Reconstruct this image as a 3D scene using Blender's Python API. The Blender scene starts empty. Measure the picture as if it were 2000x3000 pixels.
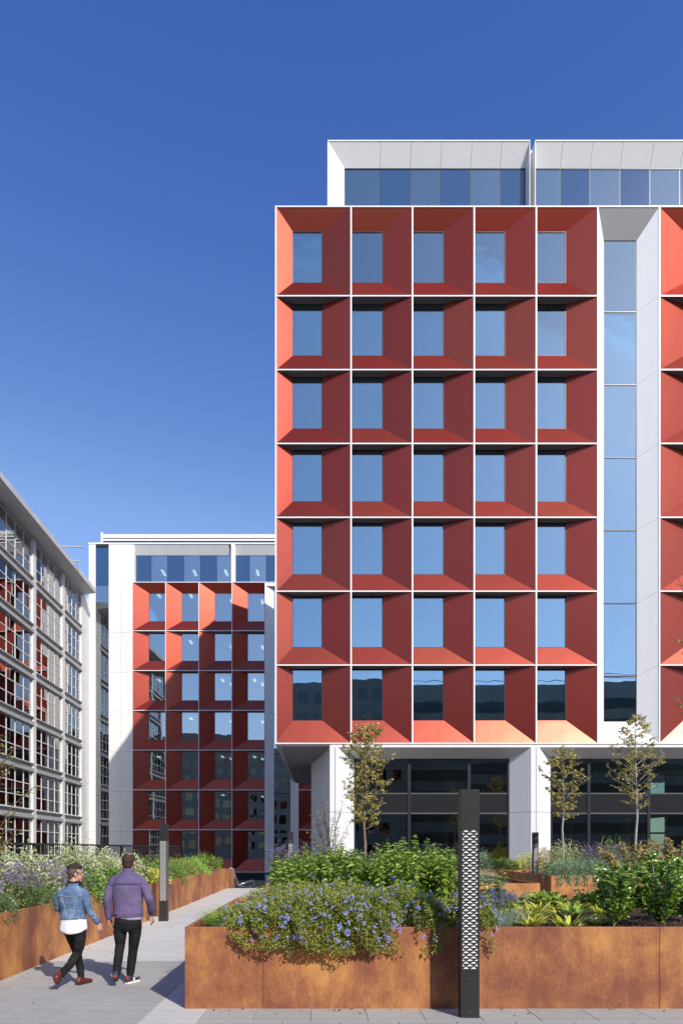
import bpy, math, random
import numpy as np
from mathutils import Vector, Matrix

random.seed(7)
RNG = np.random.default_rng(11)
R = math.radians
scene = bpy.context.scene

# ------------------------------------------------------------------ camera
EYE = 1.8                      # eye height above the podium paving
cam_data = bpy.data.cameras.new('camera')
cam = bpy.data.objects.new('camera', cam_data)
scene.collection.objects.link(cam)
cam.location = (0, 0, EYE)
cam.rotation_euler = (R(90), 0, 0)
cam_data.sensor_fit = 'VERTICAL'
cam_data.sensor_height = 36.0
cam_data.lens = 24.0           # shift lens, fully risen
cam_data.shift_y = (2488 - 1500) / 3000
cam_data.shift_x = (1000 - 945) / 3000
cam_data.clip_start = 0.1
cam_data.clip_end = 2000
scene.camera = cam

# ------------------------------------------------------------------ sky and sun
SUN_EL, SUN_AZ = R(36.0), R(148.0)
world = bpy.data.worlds.new('World')
scene.world = world
world.use_nodes = True
wn = world.node_tree.nodes
sky = wn.new('ShaderNodeTexSky')
sky.sky_type = 'NISHITA'
sky.sun_disc = False
sky.sun_elevation = SUN_EL
sky.sun_rotation = SUN_AZ
sky.altitude = 0
sky.air_density = 1.0
sky.dust_density = 0.35
sky.ozone_density = 3.0
# a clear, strongly blue sky: the darker it gets overhead, the deeper its blue
wl = world.node_tree.links
sep = wn.new('ShaderNodeSeparateColor')
com = wn.new('ShaderNodeCombineColor')
wl.new(sky.outputs[0], sep.inputs[0])
for ch, cap, pw in ((0, 0.23, 1.10), (1, 0.40, 0.62)):
    dv = wn.new('ShaderNodeMath'); dv.operation = 'MULTIPLY'; dv.inputs[1].default_value = 0.185 / cap
    mn = wn.new('ShaderNodeMath'); mn.operation = 'MINIMUM'; mn.inputs[1].default_value = 1.0
    po = wn.new('ShaderNodeMath'); po.operation = 'POWER'; po.inputs[1].default_value = pw
    ml = wn.new('ShaderNodeMath'); ml.operation = 'MULTIPLY'
    wl.new(sep.outputs[ch], dv.inputs[0]); wl.new(dv.outputs[0], mn.inputs[0]); wl.new(mn.outputs[0], po.inputs[0])
    wl.new(po.outputs[0], ml.inputs[0]); wl.new(sep.outputs[ch], ml.inputs[1]); wl.new(ml.outputs[0], com.inputs[ch])
bm = wn.new('ShaderNodeMath'); bm.operation = 'MULTIPLY'; bm.inputs[1].default_value = 1.12
wl.new(sep.outputs[2], bm.inputs[0]); wl.new(bm.outputs[0], com.inputs[2])
wl.new(com.outputs[0], wn['Background'].inputs[0])
wn['Background'].inputs[1].default_value = 0.15
sun_data = bpy.data.lights.new('sun', 'SUN')
sun_data.energy = 4.0
sun_data.angle = R(0.53)
sun_data.color = (1.0, 0.94, 0.86)
sun = bpy.data.objects.new('sun', sun_data)
scene.collection.objects.link(sun)
SUN_DIR = Vector((math.sin(SUN_AZ) * math.cos(SUN_EL), math.cos(SUN_AZ) * math.cos(SUN_EL), math.sin(SUN_EL)))
sun.rotation_euler = SUN_DIR.to_track_quat('Z', 'Y').to_euler()
sun.location = (20, -30, 40)

scene.view_settings.view_transform = 'Standard'
scene.view_settings.look = 'None'
scene.view_settings.exposure = 0.3
scene.view_settings.gamma = 1.0
scene.view_settings.use_curve_mapping = False
scene.render.engine = 'CYCLES'
scene.cycles.use_denoising = True
scene.cycles.max_bounces = 8
scene.cycles.diffuse_bounces = 3
scene.cycles.glossy_bounces = 4
scene.cycles.transmission_bounces = 4
scene.cycles.transparent_max_bounces = 12
scene.cycles.sample_clamp_indirect = 6.0
scene.cycles.caustics_reflective = True
scene.cycles.blur_glossy = 0.3
scene.cycles.caustics_refractive = False

# ------------------------------------------------------------------ materials
MATS = {}


def nodes_of(name):
    m = bpy.data.materials.new(name)
    m.use_nodes = True
    nt = m.node_tree
    b = nt.nodes['Principled BSDF']
    MATS[name] = m
    return m, nt, b


def lk(nt, a, b):
    nt.links.new(a, b)


def ramp(nt, stops, interp='LINEAR'):
    r = nt.nodes.new('ShaderNodeValToRGB')
    r.color_ramp.interpolation = interp
    e = r.color_ramp.elements
    while len(e) < len(stops):
        e.new(0.5)
    for i, (p, c) in enumerate(stops):
        e[i].position = p
        e[i].color = (*c, 1)
    return r


def noise(nt, scale, detail=4, rough=0.55, stretch=None, coord='Object'):
    t = nt.nodes.new('ShaderNodeTexCoord')
    n = nt.nodes.new('ShaderNodeTexNoise')
    n.inputs['Scale'].default_value = scale
    n.inputs['Detail'].default_value = detail
    n.inputs['Roughness'].default_value = rough
    src = t.outputs[coord]
    if stretch:
        mp = nt.nodes.new('ShaderNodeMapping')
        mp.inputs['Scale'].default_value = stretch
        lk(nt, src, mp.inputs[0])
        src = mp.outputs[0]
    lk(nt, src, n.inputs['Vector'])
    return n


def bump(nt, b, fac, strength, dist=0.01):
    bp = nt.nodes.new('ShaderNodeBump')
    bp.inputs['Strength'].default_value = strength
    bp.inputs['Distance'].default_value = dist
    lk(nt, fac, bp.inputs['Height'])
    lk(nt, bp.outputs[0], b.inputs['Normal'])
    return bp


def plain(name, col, rough=0.5, metal=0.0, spec=0.5, var=0.0, vscale=3.0, coat=0.0, coat_r=0.2, bmp=0.0, bscale=40, world_pos=False):
    m, nt, b = nodes_of(name)
    b.inputs['Roughness'].default_value = rough
    b.inputs['Metallic'].default_value = metal
    b.inputs['Specular IOR Level'].default_value = spec
    b.inputs['Coat Weight'].default_value = coat
    b.inputs['Coat Roughness'].default_value = coat_r
    if var > 0:
        n = noise(nt, vscale)
        lo = tuple(max(0, c * (1 - var)) for c in col)
        hi = tuple(min(1, c * (1 + var)) for c in col)
        r = ramp(nt, [(0.3, lo), (0.7, hi)])
        lk(nt, n.outputs[0], r.inputs[0])
        lk(nt, r.outputs[0], b.inputs['Base Color'])
    else:
        b.inputs['Base Color'].default_value = (*col, 1)
    if bmp > 0:
        n2 = noise(nt, bscale, 3)
        bump(nt, b, n2.outputs[0], bmp)
    return m


LEAF_GAIN = 2.2


def leafmat(name, stops, rough=0.45, transl=0.35, spec=0.4):
    """leaf colour varies from leaf to leaf; a share of the light passes through"""
    m, nt, b = nodes_of(name)
    g = nt.nodes.new('ShaderNodeNewGeometry')
    gain = LEAF_GAIN if name.startswith('leaf_') and name not in ('leaf_variegated',) else 1.0
    r = ramp(nt, [(p, tuple(min(0.9, q * gain) for q in c)) for p, c in stops])
    lk(nt, g.outputs['Random Per Island'], r.inputs[0])
    lk(nt, r.outputs[0], b.inputs['Base Color'])
    b.inputs['Roughness'].default_value = rough
    b.inputs['Specular IOR Level'].default_value = spec
    tr = nt.nodes.new('ShaderNodeBsdfTranslucent')
    lk(nt, r.outputs[0], tr.inputs[0])
    mx = nt.nodes.new('ShaderNodeMixShader')
    mx.inputs[0].default_value = transl
    lk(nt, b.outputs[0], mx.inputs[1])
    lk(nt, tr.outputs[0], mx.inputs[2])
    lk(nt, mx.outputs[0], nt.nodes['Material Output'].inputs['Surface'])
    return m


def glassmat(name, refl, tint, wav=0.0, rcol=(1, 1, 1), wscale=0.6, rough=0.0):
    m, nt, b = nodes_of(name)
    nt.nodes.remove(b)
    gl = nt.nodes.new('ShaderNodeBsdfGlossy')
    gl.inputs['Roughness'].default_value = rough
    gl.inputs['Color'].default_value = (*rcol, 1)
    tp = nt.nodes.new('ShaderNodeBsdfTransparent')
    tp.inputs['Color'].default_value = (*tint, 1)
    lw = nt.nodes.new('ShaderNodeLayerWeight')
    lw.inputs['Blend'].default_value = 0.35
    mr = nt.nodes.new('ShaderNodeMapRange')
    mr.inputs['To Min'].default_value = refl
    mr.inputs['To Max'].default_value = 1.0
    lk(nt, lw.outputs['Fresnel'], mr.inputs['Value'])
    mx = nt.nodes.new('ShaderNodeMixShader')
    lk(nt, mr.outputs[0], mx.inputs[0])
    lk(nt, tp.outputs[0], mx.inputs[1])
    lk(nt, gl.outputs[0], mx.inputs[2])
    if wav:
        oi = nt.nodes.new('ShaderNodeObjectInfo')
        wnz = nt.nodes.new('ShaderNodeTexWhiteNoise'); wnz.noise_dimensions = '1D'
        lk(nt, oi.outputs['Random'], wnz.inputs['W'])
        sb_ = nt.nodes.new('ShaderNodeVectorMath'); sb_.operation = 'SUBTRACT'; sb_.inputs[1].default_value = (0.5, 0.5, 0.5)
        sc_ = nt.nodes.new('ShaderNodeVectorMath'); sc_.operation = 'SCALE'; sc_.inputs['Scale'].default_value = 0.022
        ad_ = nt.nodes.new('ShaderNodeVectorMath'); ad_.operation = 'ADD'
        nm_ = nt.nodes.new('ShaderNodeVectorMath'); nm_.operation = 'NORMALIZE'
        lk(nt, wnz.outputs['Color'], sb_.inputs[0]); lk(nt, sb_.outputs[0], sc_.inputs[0])
        n = noise(nt, wscale, 2)
        bp = nt.nodes.new('ShaderNodeBump')
        bp.inputs['Strength'].default_value = 1.0
        bp.inputs['Distance'].default_value = wav
        lk(nt, n.outputs[0], bp.inputs['Height'])
        lk(nt, bp.outputs[0], ad_.inputs[0]); lk(nt, sc_.outputs[0], ad_.inputs[1]); lk(nt, ad_.outputs[0], nm_.inputs[0])
        lk(nt, nm_.outputs[0], gl.inputs['Normal'])
    lk(nt, mx.outputs[0], nt.nodes['Material Output'].inputs['Surface'])
    return m


# pearlescent red aluminium of the coffers: dark red body colour under a broad coppery sheen
m, nt, b = nodes_of('red_panel')
nt.nodes.remove(b)
oi = nt.nodes.new('ShaderNodeObjectInfo')
r_ = ramp(nt, [(0.0, (0.050, 0.0024, 0.0024)), (1.0, (0.078, 0.0048, 0.0040))])
lk(nt, oi.outputs['Random'], r_.inputs[0])
df = nt.nodes.new('ShaderNodeBsdfDiffuse')
lk(nt, r_.outputs[0], df.inputs['Color'])
gl = nt.nodes.new('ShaderNodeBsdfGlossy')
gl.inputs['Roughness'].default_value = 0.395
r2_ = ramp(nt, [(0.0, (0.17, 0.018, 0.010)), (0.4, (0.225, 0.023, 0.012)), (0.7, (0.21, 0.035, 0.016)), (1.0, (0.28, 0.036, 0.018))])
mo = nt.nodes.new('ShaderNodeMath'); mo.operation = 'FRACT'
mm = nt.nodes.new('ShaderNodeMath'); mm.operation = 'MULTIPLY'; mm.inputs[1].default_value = 7.3
lk(nt, oi.outputs['Random'], mm.inputs[0]); lk(nt, mm.outputs[0], mo.inputs[0]); lk(nt, mo.outputs[0], r2_.inputs[0])
lk(nt, r2_.outputs[0], gl.inputs['Color'])
gl2 = nt.nodes.new('ShaderNodeBsdfGlossy')
gl2.inputs['Roughness'].default_value = 0.34
gl2.inputs['Color'].default_value = (0.060, 0.044, 0.033, 1)
ad = nt.nodes.new('ShaderNodeAddShader')
ad2 = nt.nodes.new('ShaderNodeAddShader')
lk(nt, df.outputs[0], ad.inputs[0]); lk(nt, gl.outputs[0], ad.inputs[1])
lk(nt, ad.outputs[0], ad2.inputs[0]); lk(nt, gl2.outputs[0], ad2.inputs[1])
lk(nt, ad2.outputs[0], nt.nodes['Material Output'].inputs['Surface'])
n_ = noise(nt, 0.6, 2)
bp_ = nt.nodes.new('ShaderNodeBump'); bp_.inputs['Strength'].default_value = 0.5; bp_.inputs['Distance'].default_value = 0.02
lk(nt, n_.outputs[0], bp_.inputs['Height']); lk(nt, bp_.outputs[0], gl.inputs['Normal']); lk(nt, bp_.outputs[0], gl2.inputs['Normal'])

m, nt, b = nodes_of('white_panel')
nz_ = noise(nt, 1.0, 5, 0.6, (2.2, 2.2, 0.16))
r_ = ramp(nt, [(0.25, (0.715, 0.700, 0.672)), (0.5, (0.745, 0.732, 0.706)), (0.8, (0.755, 0.743, 0.72))])
lk(nt, nz_.outputs[0], r_.inputs[0]); lk(nt, r_.outputs[0], b.inputs['Base Color'])
b.inputs['Roughness'].default_value = 0.38
plain('white_trim', (0.78, 0.775, 0.76), 0.35)
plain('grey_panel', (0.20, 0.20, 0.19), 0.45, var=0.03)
plain('stone_white', (0.70, 0.686, 0.655), 0.55, var=0.05, vscale=1.5)
plain('aluminium_grey', (0.42, 0.42, 0.41), 0.45, var=0.06, vscale=2)
plain('cornice_grey', (0.55, 0.55, 0.54), 0.6, var=0.08, vscale=1.2)
plain('transom_grey', (0.09, 0.09, 0.095), 0.4)
plain('dark_frame', (0.02, 0.022, 0.025), 0.35)
plain('spandrel_black', (0.018, 0.018, 0.02), 0.25)
plain('interior_wall', (0.46, 0.46, 0.43), 0.8, var=0.3, vscale=0.5)
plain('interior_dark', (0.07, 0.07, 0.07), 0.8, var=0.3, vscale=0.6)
plain('interior_slab', (0.32, 0.32, 0.31), 0.8)
plain('interior_column', (0.78, 0.76, 0.70), 0.6)
plain('blind', (0.70, 0.72, 0.68), 0.8)
plain('blue_spandrel', (0.025, 0.070, 0.17), 0.10, spec=0.6, coat=0.3, coat_r=0.02)
plain('roof_grey', (0.25, 0.25, 0.25), 0.8)
plain('steel', (0.62, 0.62, 0.62), 0.25, metal=1.0)
plain('railing_black', (0.015, 0.015, 0.016), 0.4)
plain('lamp_black', (0.022, 0.021, 0.021), 0.42, var=0.12, vscale=6, bmp=0.06, bscale=300)
plain('lamp_diffuser', (0.86, 0.84, 0.82), 0.5)
plain('concrete_dark', (0.10, 0.10, 0.10), 0.9, var=0.2)
plain('facade_far', (0.30, 0.27, 0.23), 0.8, var=0.15, vscale=0.3)
plain('trunk_bark', (0.20, 0.15, 0.10), 0.85, var=0.35, vscale=14)
plain('trunk_pale', (0.36, 0.33, 0.28), 0.85, var=0.4, vscale=16)
plain('stem_green', (0.09, 0.12, 0.035), 0.7)
plain('stem_brown', (0.15, 0.08, 0.04), 0.8)
glassmat('glass_main', 0.32, (0.55, 0.66, 0.66), wav=0.0028, rcol=(0.74, 0.93, 1.0))
glassmat('glass_back', 0.30, (0.50, 0.62, 0.64), wav=0.003)
glassmat('glass_dark', 0.13, (0.50, 0.60, 0.55), wav=0.0012)
glassmat('glass_left', 0.22, (0.66, 0.74, 0.73), wav=0.003)
glassmat('glass_far', 0.06, (0.20, 0.22, 0.22))

m, nt, b = nodes_of('ceiling_lamp')
b.inputs['Emission Color'].default_value = (1.0, 0.92, 0.78, 1)
b.inputs['Emission Strength'].default_value = 2.2

# weathering steel: blotches plus vertical runs
m, nt, b = nodes_of('corten')
oi = nt.nodes.new('ShaderNodeObjectInfo')
n1 = noise(nt, 1.5, 8, 0.68, (1.0, 1.0, 0.8))
n2 = noise(nt, 1.0, 5, 0.6, (2.6, 2.6, 0.35))
n3 = noise(nt, 85.0, 3, 0.7)
n5 = noise(nt, 1.0, 3, 0.5, (45.0, 45.0, 14.0))
mx = nt.nodes.new('ShaderNodeMath'); mx.operation = 'MULTIPLY_ADD'
lk(nt, n2.outputs[0], mx.inputs[0]); mx.inputs[1].default_value = 0.45
lk(nt, n1.outputs[0], mx.inputs[2])
m2 = nt.nodes.new('ShaderNodeMath'); m2.operation = 'MULTIPLY_ADD'
lk(nt, n3.outputs[0], m2.inputs[0]); m2.inputs[1].default_value = 0.22
lk(nt, mx.outputs[0], m2.inputs[2])
m3 = nt.nodes.new('ShaderNodeMath'); m3.operation = 'MULTIPLY_ADD'
lk(nt, n5.outputs[0], m3.inputs[0]); m3.inputs[1].default_value = 0.20
lk(nt, m2.outputs[0], m3.inputs[2])
m4 = nt.nodes.new('ShaderNodeMath'); m4.operation = 'MULTIPLY_ADD'
lk(nt, oi.outputs['Random'], m4.inputs[0]); m4.inputs[1].default_value = 0.12
lk(nt, m3.outputs[0], m4.inputs[2])
r_ = ramp(nt, [(0.74, (0.20, 0.068, 0.036)), (0.90, (0.31, 0.118, 0.050)), (1.0, (0.42, 0.182, 0.060)), (1.16, (0.54, 0.255, 0.082))])
mr = nt.nodes.new('ShaderNodeMapRange'); mr.inputs['From Min'].default_value = 0.76; mr.inputs['From Max'].default_value = 1.24
lk(nt, m4.outputs[0], mr.inputs['Value'])
for e_, p_ in zip(r_.color_ramp.elements, (0.10, 0.36, 0.56, 0.82)):
    e_.position = p_
lk(nt, mr.outputs[0], r_.inputs[0])
lk(nt, r_.outputs[0], b.inputs['Base Color'])
b.inputs['Roughness'].default_value = 0.62
b.inputs['Specular IOR Level'].default_value = 0.35
bump(nt, b, n3.outputs[0], 0.25, 0.004)


def pavemat(name, lo, hi):
    m, nt, b = nodes_of(name)
    oi = nt.nodes.new('ShaderNodeObjectInfo')
    n = noise(nt, 1.6, 6, 0.62, (1.0, 2.6, 1.0))
    n2 = noise(nt, 60, 3, 0.6)
    a = nt.nodes.new('ShaderNodeMath'); a.operation = 'MULTIPLY_ADD'
    lk(nt, oi.outputs['Random'], a.inputs[0]); a.inputs[1].default_value = 0.22
    lk(nt, n.outputs[0], a.inputs[2])
    a2 = nt.nodes.new('ShaderNodeMath'); a2.operation = 'MULTIPLY_ADD'
    lk(nt, n2.outputs[0], a2.inputs[0]); a2.inputs[1].default_value = 0.15
    lk(nt, a.outputs[0], a2.inputs[2])
    r = ramp(nt, [(0.42, lo), (0.86, hi)])
    lk(nt, a2.outputs[0], r.inputs[0])
    lk(nt, r.outputs[0], b.inputs['Base Color'])
    b.inputs['Roughness'].default_value = 0.7
    b.inputs['Specular IOR Level'].default_value = 0.3
    bump(nt, b, n2.outputs[0], 0.1, 0.003)


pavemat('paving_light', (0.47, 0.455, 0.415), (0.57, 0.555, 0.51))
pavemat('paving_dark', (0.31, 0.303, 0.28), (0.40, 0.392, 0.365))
plain('paving_joint', (0.12, 0.115, 0.11), 0.9)
plain('mulch', (0.060, 0.034, 0.022), 0.95, var=0.5, vscale=30, bmp=0.8, bscale=60)
leafmat('bark_chips', [(0, (0.035, 0.02, 0.014)), (0.6, (0.085, 0.048, 0.03)), (1, (0.17, 0.10, 0.065))], 0.8, 0.0)
leafmat('wood_slat', [(0, (0.26, 0.16, 0.10)), (1, (0.40, 0.27, 0.18))], 0.7, 0.0)

# foliage
leafmat('leaf_plumbago', [(0, (0.06, 0.085, 0.016)), (0.5, (0.125, 0.15, 0.028)), (0.93, (0.21, 0.22, 0.045)), (1, (0.20, 0.10, 0.035))])
leafmat('petal_blue', [(0, (0.22, 0.27, 0.70)), (1, (0.46, 0.50, 0.88))], 0.6, 0.35)
leafmat('leaf_tall_green', [(0, (0.05, 0.092, 0.013)), (0.6, (0.11, 0.165, 0.022)), (1, (0.19, 0.24, 0.04))], 0.4)
leafmat('petal_purple', [(0, (0.36, 0.22, 0.50)), (1, (0.62, 0.45, 0.72))], 0.6, 0.3)
leafmat('leaf_verbena', [(0, (0.05, 0.085, 0.03)), (1, (0.11, 0.16, 0.055))])
leafmat('leaf_variegated', [(0, (0.12, 0.18, 0.05)), (0.3, (0.38, 0.43, 0.17)), (0.7, (0.62, 0.64, 0.36)), (1, (0.78, 0.78, 0.55))], 0.5, 0.3)
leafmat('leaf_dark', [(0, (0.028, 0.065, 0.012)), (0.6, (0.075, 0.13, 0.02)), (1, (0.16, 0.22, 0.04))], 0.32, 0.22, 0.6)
leafmat('petal_red', [(0, (0.30, 0.03, 0.06)), (1, (0.52, 0.10, 0.16))], 0.6, 0.3)
leafmat('leaf_lime', [(0, (0.16, 0.17, 0.02)), (0.6, (0.33, 0.33, 0.05)), (1, (0.52, 0.46, 0.12))], 0.45)
leafmat('leaf_glossy', [(0, (0.035, 0.08, 0.012)), (0.6, (0.095, 0.165, 0.022)), (1, (0.20, 0.27, 0.05))], 0.22, 0.2, 0.7)
leafmat('leaf_grass', [(0, (0.08, 0.15, 0.02)), (1, (0.21, 0.30, 0.06))], 0.45, 0.3)
leafmat('leaf_lavender', [(0, (0.14, 0.18, 0.12)), (1, (0.28, 0.32, 0.24))], 0.6)
leafmat('petal_lavender', [(0, (0.13, 0.10, 0.33)), (1, (0.27, 0.21, 0.52))], 0.6)
leafmat('leaf_rosemary', [(0, (0.07, 0.115, 0.06)), (1, (0.19, 0.26, 0.15))], 0.55)
leafmat('leaf_bronze', [(0, (0.13, 0.11, 0.025)), (1, (0.27, 0.20, 0.06))], 0.55)
leafmat('leaf_tree', [(0, (0.085, 0.080, 0.018)), (0.5, (0.19, 0.172, 0.042)), (0.93, (0.33, 0.29, 0.095)), (1, (0.28, 0.13, 0.05))], 0.4, 0.25)
leafmat('leaf_lobed', [(0, (0.08, 0.14, 0.02)), (0.75, (0.18, 0.235, 0.04)), (0.92, (0.27, 0.28, 0.06)), (1, (0.15, 0.03, 0.03))], 0.45)
leafmat('leaf_broad', [(0, (0.12, 0.22, 0.03)), (1, (0.28, 0.38, 0.09))], 0.3, 0.25)

# clothes and skin
plain('skin', (0.50, 0.27, 0.19), 0.5)
plain('hair_brown', (0.055, 0.034, 0.025), 0.75, spec=0.2, var=0.35, vscale=60, bmp=0.5, bscale=160)
plain('hair_dark', (0.042, 0.029, 0.022), 0.7, spec=0.2, var=0.6, vscale=60, bmp=0.5, bscale=160)
plain('hair_short', (0.085, 0.055, 0.04), 0.7, var=0.2, vscale=80)
m, nt, b = nodes_of('denim_blue')
n_ = noise(nt, 7, 5, 0.6)
r_ = ramp(nt, [(0.3, (0.065, 0.11, 0.19)), (0.52, (0.13, 0.20, 0.32)), (0.72, (0.32, 0.40, 0.51))])
lk(nt, n_.outputs[0], r_.inputs[0]); lk(nt, r_.outputs[0], b.inputs['Base Color'])
b.inputs['Roughness'].default_value = 0.85
b.inputs['Specular IOR Level'].default_value = 0.12
n_ = noise(nt, 11, 5, 0.65, (1, 1, 2.6)); bump(nt, b, n_.outputs[0], 0.6, 0.04)
m, nt, b = nodes_of('jacket_purple')
n_ = noise(nt, 5, 4, 0.6)
r_ = ramp(nt, [(0.3, (0.105, 0.082, 0.165)), (0.7, (0.16, 0.125, 0.235))])
lk(nt, n_.outputs[0], r_.inputs[0]); lk(nt, r_.outputs[0], b.inputs['Base Color'])
b.inputs['Roughness'].default_value = 0.8
b.inputs['Specular IOR Level'].default_value = 0.12
n_ = noise(nt, 8, 5, 0.65, (1, 1, 1.6)); bump(nt, b, n_.outputs[0], 0.25, 0.02)
plain('seam_denim', (0.30, 0.36, 0.44), 0.9)
plain('seam_purple', (0.075, 0.05, 0.12), 0.9)
plain('jeans_black', (0.016, 0.016, 0.017), 0.85, spec=0.12, var=0.4, vscale=9, bmp=0.9, bscale=16)
plain('shirt_white', (0.80, 0.78, 0.80), 0.8, bmp=0.4, bscale=10)
plain('shirt_grey', (0.55, 0.56, 0.60), 0.8)
plain('leather_red', (0.12, 0.022, 0.014), 0.4, var=0.4, vscale=30)
plain('sole_dark', (0.03, 0.022, 0.018), 0.6)
plain('shoe_navy', (0.03, 0.035, 0.055), 0.7)
plain('shoe_red', (0.33, 0.03, 0.035), 0.6)
plain('shoe_white', (0.75, 0.72, 0.68), 0.6)
plain('black_plastic', (0.012, 0.012, 0.013), 0.3)

# ------------------------------------------------------------------ helpers
COL = scene.collection


def tag(o, label=None, cat=None, group=None, kind=None):
    if label: o['label'] = label
    if cat: o['category'] = cat
    if group: o['group'] = group
    if kind: o['kind'] = kind
    return o


def thing(name, loc, label, cat, group=None, rz=0.0):
    o = bpy.data.objects.new(name, None)
    COL.objects.link(o)
    o.location = loc
    o.rotation_euler = (0, 0, rz)
    o.empty_display_size = 0.2
    return tag(o, label, cat, group)


def link(name, mesh, parent=None, local=False, loc=None):
    """link a mesh object; mesh data in world coordinates unless local"""
    o = bpy.data.objects.new(name, mesh)
    COL.objects.link(o)
    if parent is not None:
        o.parent = parent
        if not local and parent.type == 'EMPTY':
            o.matrix_parent_inverse = (Matrix.Translation(parent.location) @ parent.rotation_euler.to_matrix().to_4x4()).inverted()
    if loc is not None:
        o.location = loc
    return o


class MB:
    """collects polygons into one mesh"""

    def __init__(self):
        self.v, self.f, self.mi = [], [], []
        self.cur = 0

    def poly(self, pts):
        n = len(self.v)
        self.v += [tuple(p) for p in pts]
        self.f.append(tuple(range(n, n + len(pts))))
        self.mi.append(self.cur)

    def hexa(self, p):
        """8 corners: bottom ring 0-3, top ring 4-7 (same order)"""
        n = len(self.v)
        self.v += [tuple(q) for q in p]
        for q in ((3, 2, 1, 0), (4, 5, 6, 7), (0, 1, 5, 4), (1, 2, 6, 5), (2, 3, 7, 6), (3, 0, 4, 7)):
            self.f.append(tuple(n + i for i in q))
            self.mi.append(self.cur)
        return self

    def box(self, x0, x1, y0, y1, z0, z1):
        self.hexa([(x0, y0, z0), (x1, y0, z0), (x1, y1, z0), (x0, y1, z0), (x0, y0, z1), (x1, y0, z1), (x1, y1, z1), (x0, y1, z1)])
        return self

    def sheet(self, a, b, c, d, t=0.03):
        """a slab whose face is the quad abcd (seen counter-clockwise), t thick behind it"""
        a, b, c, d = map(Vector, (a, b, c, d))
        n = (c - a).cross(d - b).normalized() * t
        self.hexa([a - n, b - n, c - n, d - n, a, b, c, d])
        return self

    def tube(self, pts, rad, n=8, cap=True, sx=1.0, sy=1.0):
        pts = [Vector(p) for p in pts]
        if not isinstance(rad, (list, tuple)): rad = [rad] * len(pts)
        base = len(self.v)
        up = Vector((0, 0, 1)) if abs((pts[-1] - pts[0]).normalized().z) < 0.9 else Vector((0, 1, 0))
        for i, p in enumerate(pts):
            d = (pts[min(i + 1, len(pts) - 1)] - pts[max(i - 1, 0)])
            if d.length < 1e-9: d = Vector((0, 0, 1))
            d.normalize()
            u = d.cross(up); u.normalize()
            w = u.cross(d)
            for k in range(n):
                a = 2 * math.pi * k / n
                self.v.append(tuple(p + (u * math.cos(a) * sx + w * math.sin(a) * sy) * rad[i]))
        for i in range(len(pts) - 1):
            for k in range(n):
                a, b2 = base + i * n + k, base + i * n + (k + 1) % n
                self.f.append((a, b2, b2 + n, a + n)); self.mi.append(self.cur)
        if cap:
            self.f.append(tuple(base + k for k in range(n))[::-1]); self.mi.append(self.cur)
            e = base + (len(pts) - 1) * n
            self.f.append(tuple(e + k for k in range(n))); self.mi.append(self.cur)
        return self

    def loft(self, rings, n=24, cap=True):
        """rings: (centre, rx, ry) horizontal ellipses"""
        base = len(self.v)
        for (c, rx, ry) in rings:
            for k in range(n):
                a = 2 * math.pi * k / n
                self.v.append((c[0] + rx * math.cos(a), c[1] + ry * math.sin(a), c[2]))
        for i in range(len(rings) - 1):
            for k in range(n):
                a, b2 = base + i * n + k, base + i * n + (k + 1) % n
                self.f.append((a, b2, b2 + n, a + n)); self.mi.append(self.cur)
        if cap:
            self.f.append(tuple(base + k for k in range(n))[::-1]); self.mi.append(self.cur)
            e = base + (len(rings) - 1) * n
            self.f.append(tuple(e + k for k in range(n))); self.mi.append(self.cur)
        return self

    def ball(self, c, rx, ry, rz, n=16, m=10, rot=None):
        base = len(self.v)
        c = Vector(c)
        for i in range(m + 1):
            t = math.pi * i / m
            for k in range(n):
                a = 2 * math.pi * k / n
                p = Vector((rx * math.sin(t) * math.cos(a), ry * math.sin(t) * math.sin(a), rz * math.cos(t)))
                if rot is not None: p = rot @ p
                self.v.append(tuple(c + p))
        for i in range(m):
            for k in range(n):
                a, b2 = base + i * n + k, base + i * n + (k + 1) % n
                self.f.append((a, a + n, b2 + n, b2)); self.mi.append(self.cur)
        return self

    def mesh(self, name, mat, smooth=False):
        me = bpy.data.meshes.new(name)
        me.from_pydata(self.v, [], self.f)
        for x in (mat if isinstance(mat, (list, tuple)) else [mat]):
            me.materials.append(MATS[x])
        if isinstance(mat, (list, tuple)):
            me.polygons.foreach_set('material_index', self.mi)
        if smooth:
            me.polygons.foreach_set('use_smooth', [True] * len(me.polygons))
        me.update()
        return me

    def build(self, name, mat, parent=None, local=False, smooth=False, loc=None):
        return link(name, self.mesh(name, mat, smooth), parent, local, loc)


def bevel(o, w=0.006, seg=2):
    md = o.modifiers.new('bevel', 'BEVEL')
    md.width = w; md.segments = seg; md.limit_method = 'ANGLE'; md.angle_limit = R(40)
    return o


def box(name, mat, parent, x0, x1, y0, y1, z0, z1, **k):
    return MB().box(x0, x1, y0, y1, z0, z1).build(name, mat, parent, **k)


def pxz(px, py, Y):
    """a point of the photograph at distance Y -> world x, z (used to survey the place)"""
    return (px - 945) / 2000 * Y, EYE - (py - 2488) / 2000 * Y


def px_x(px, Y): return (px - 945) / 2000 * Y
def py_z(py, Y): return EYE - (py - 2488) / 2000 * Y

# ================================================================== ground
LOW = -4.0                               # street level below the podium
g = box('ground', 'concrete_dark', None, -400, 400, -400, 600, LOW - 1, LOW)
tag(g, kind='structure')
pod = MB()
pod.box(-6.1, 70, -35, 31.6, LOW, -0.03)
pod.box(-2.0, 70, 31.6, 52, LOW, -0.03)
pod = pod.build('podium_paving', 'paving_joint')
tag(pod, kind='structure')
# rows of flags 0.6 m deep, joints staggered by half a flag
SLABS = {}


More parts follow.
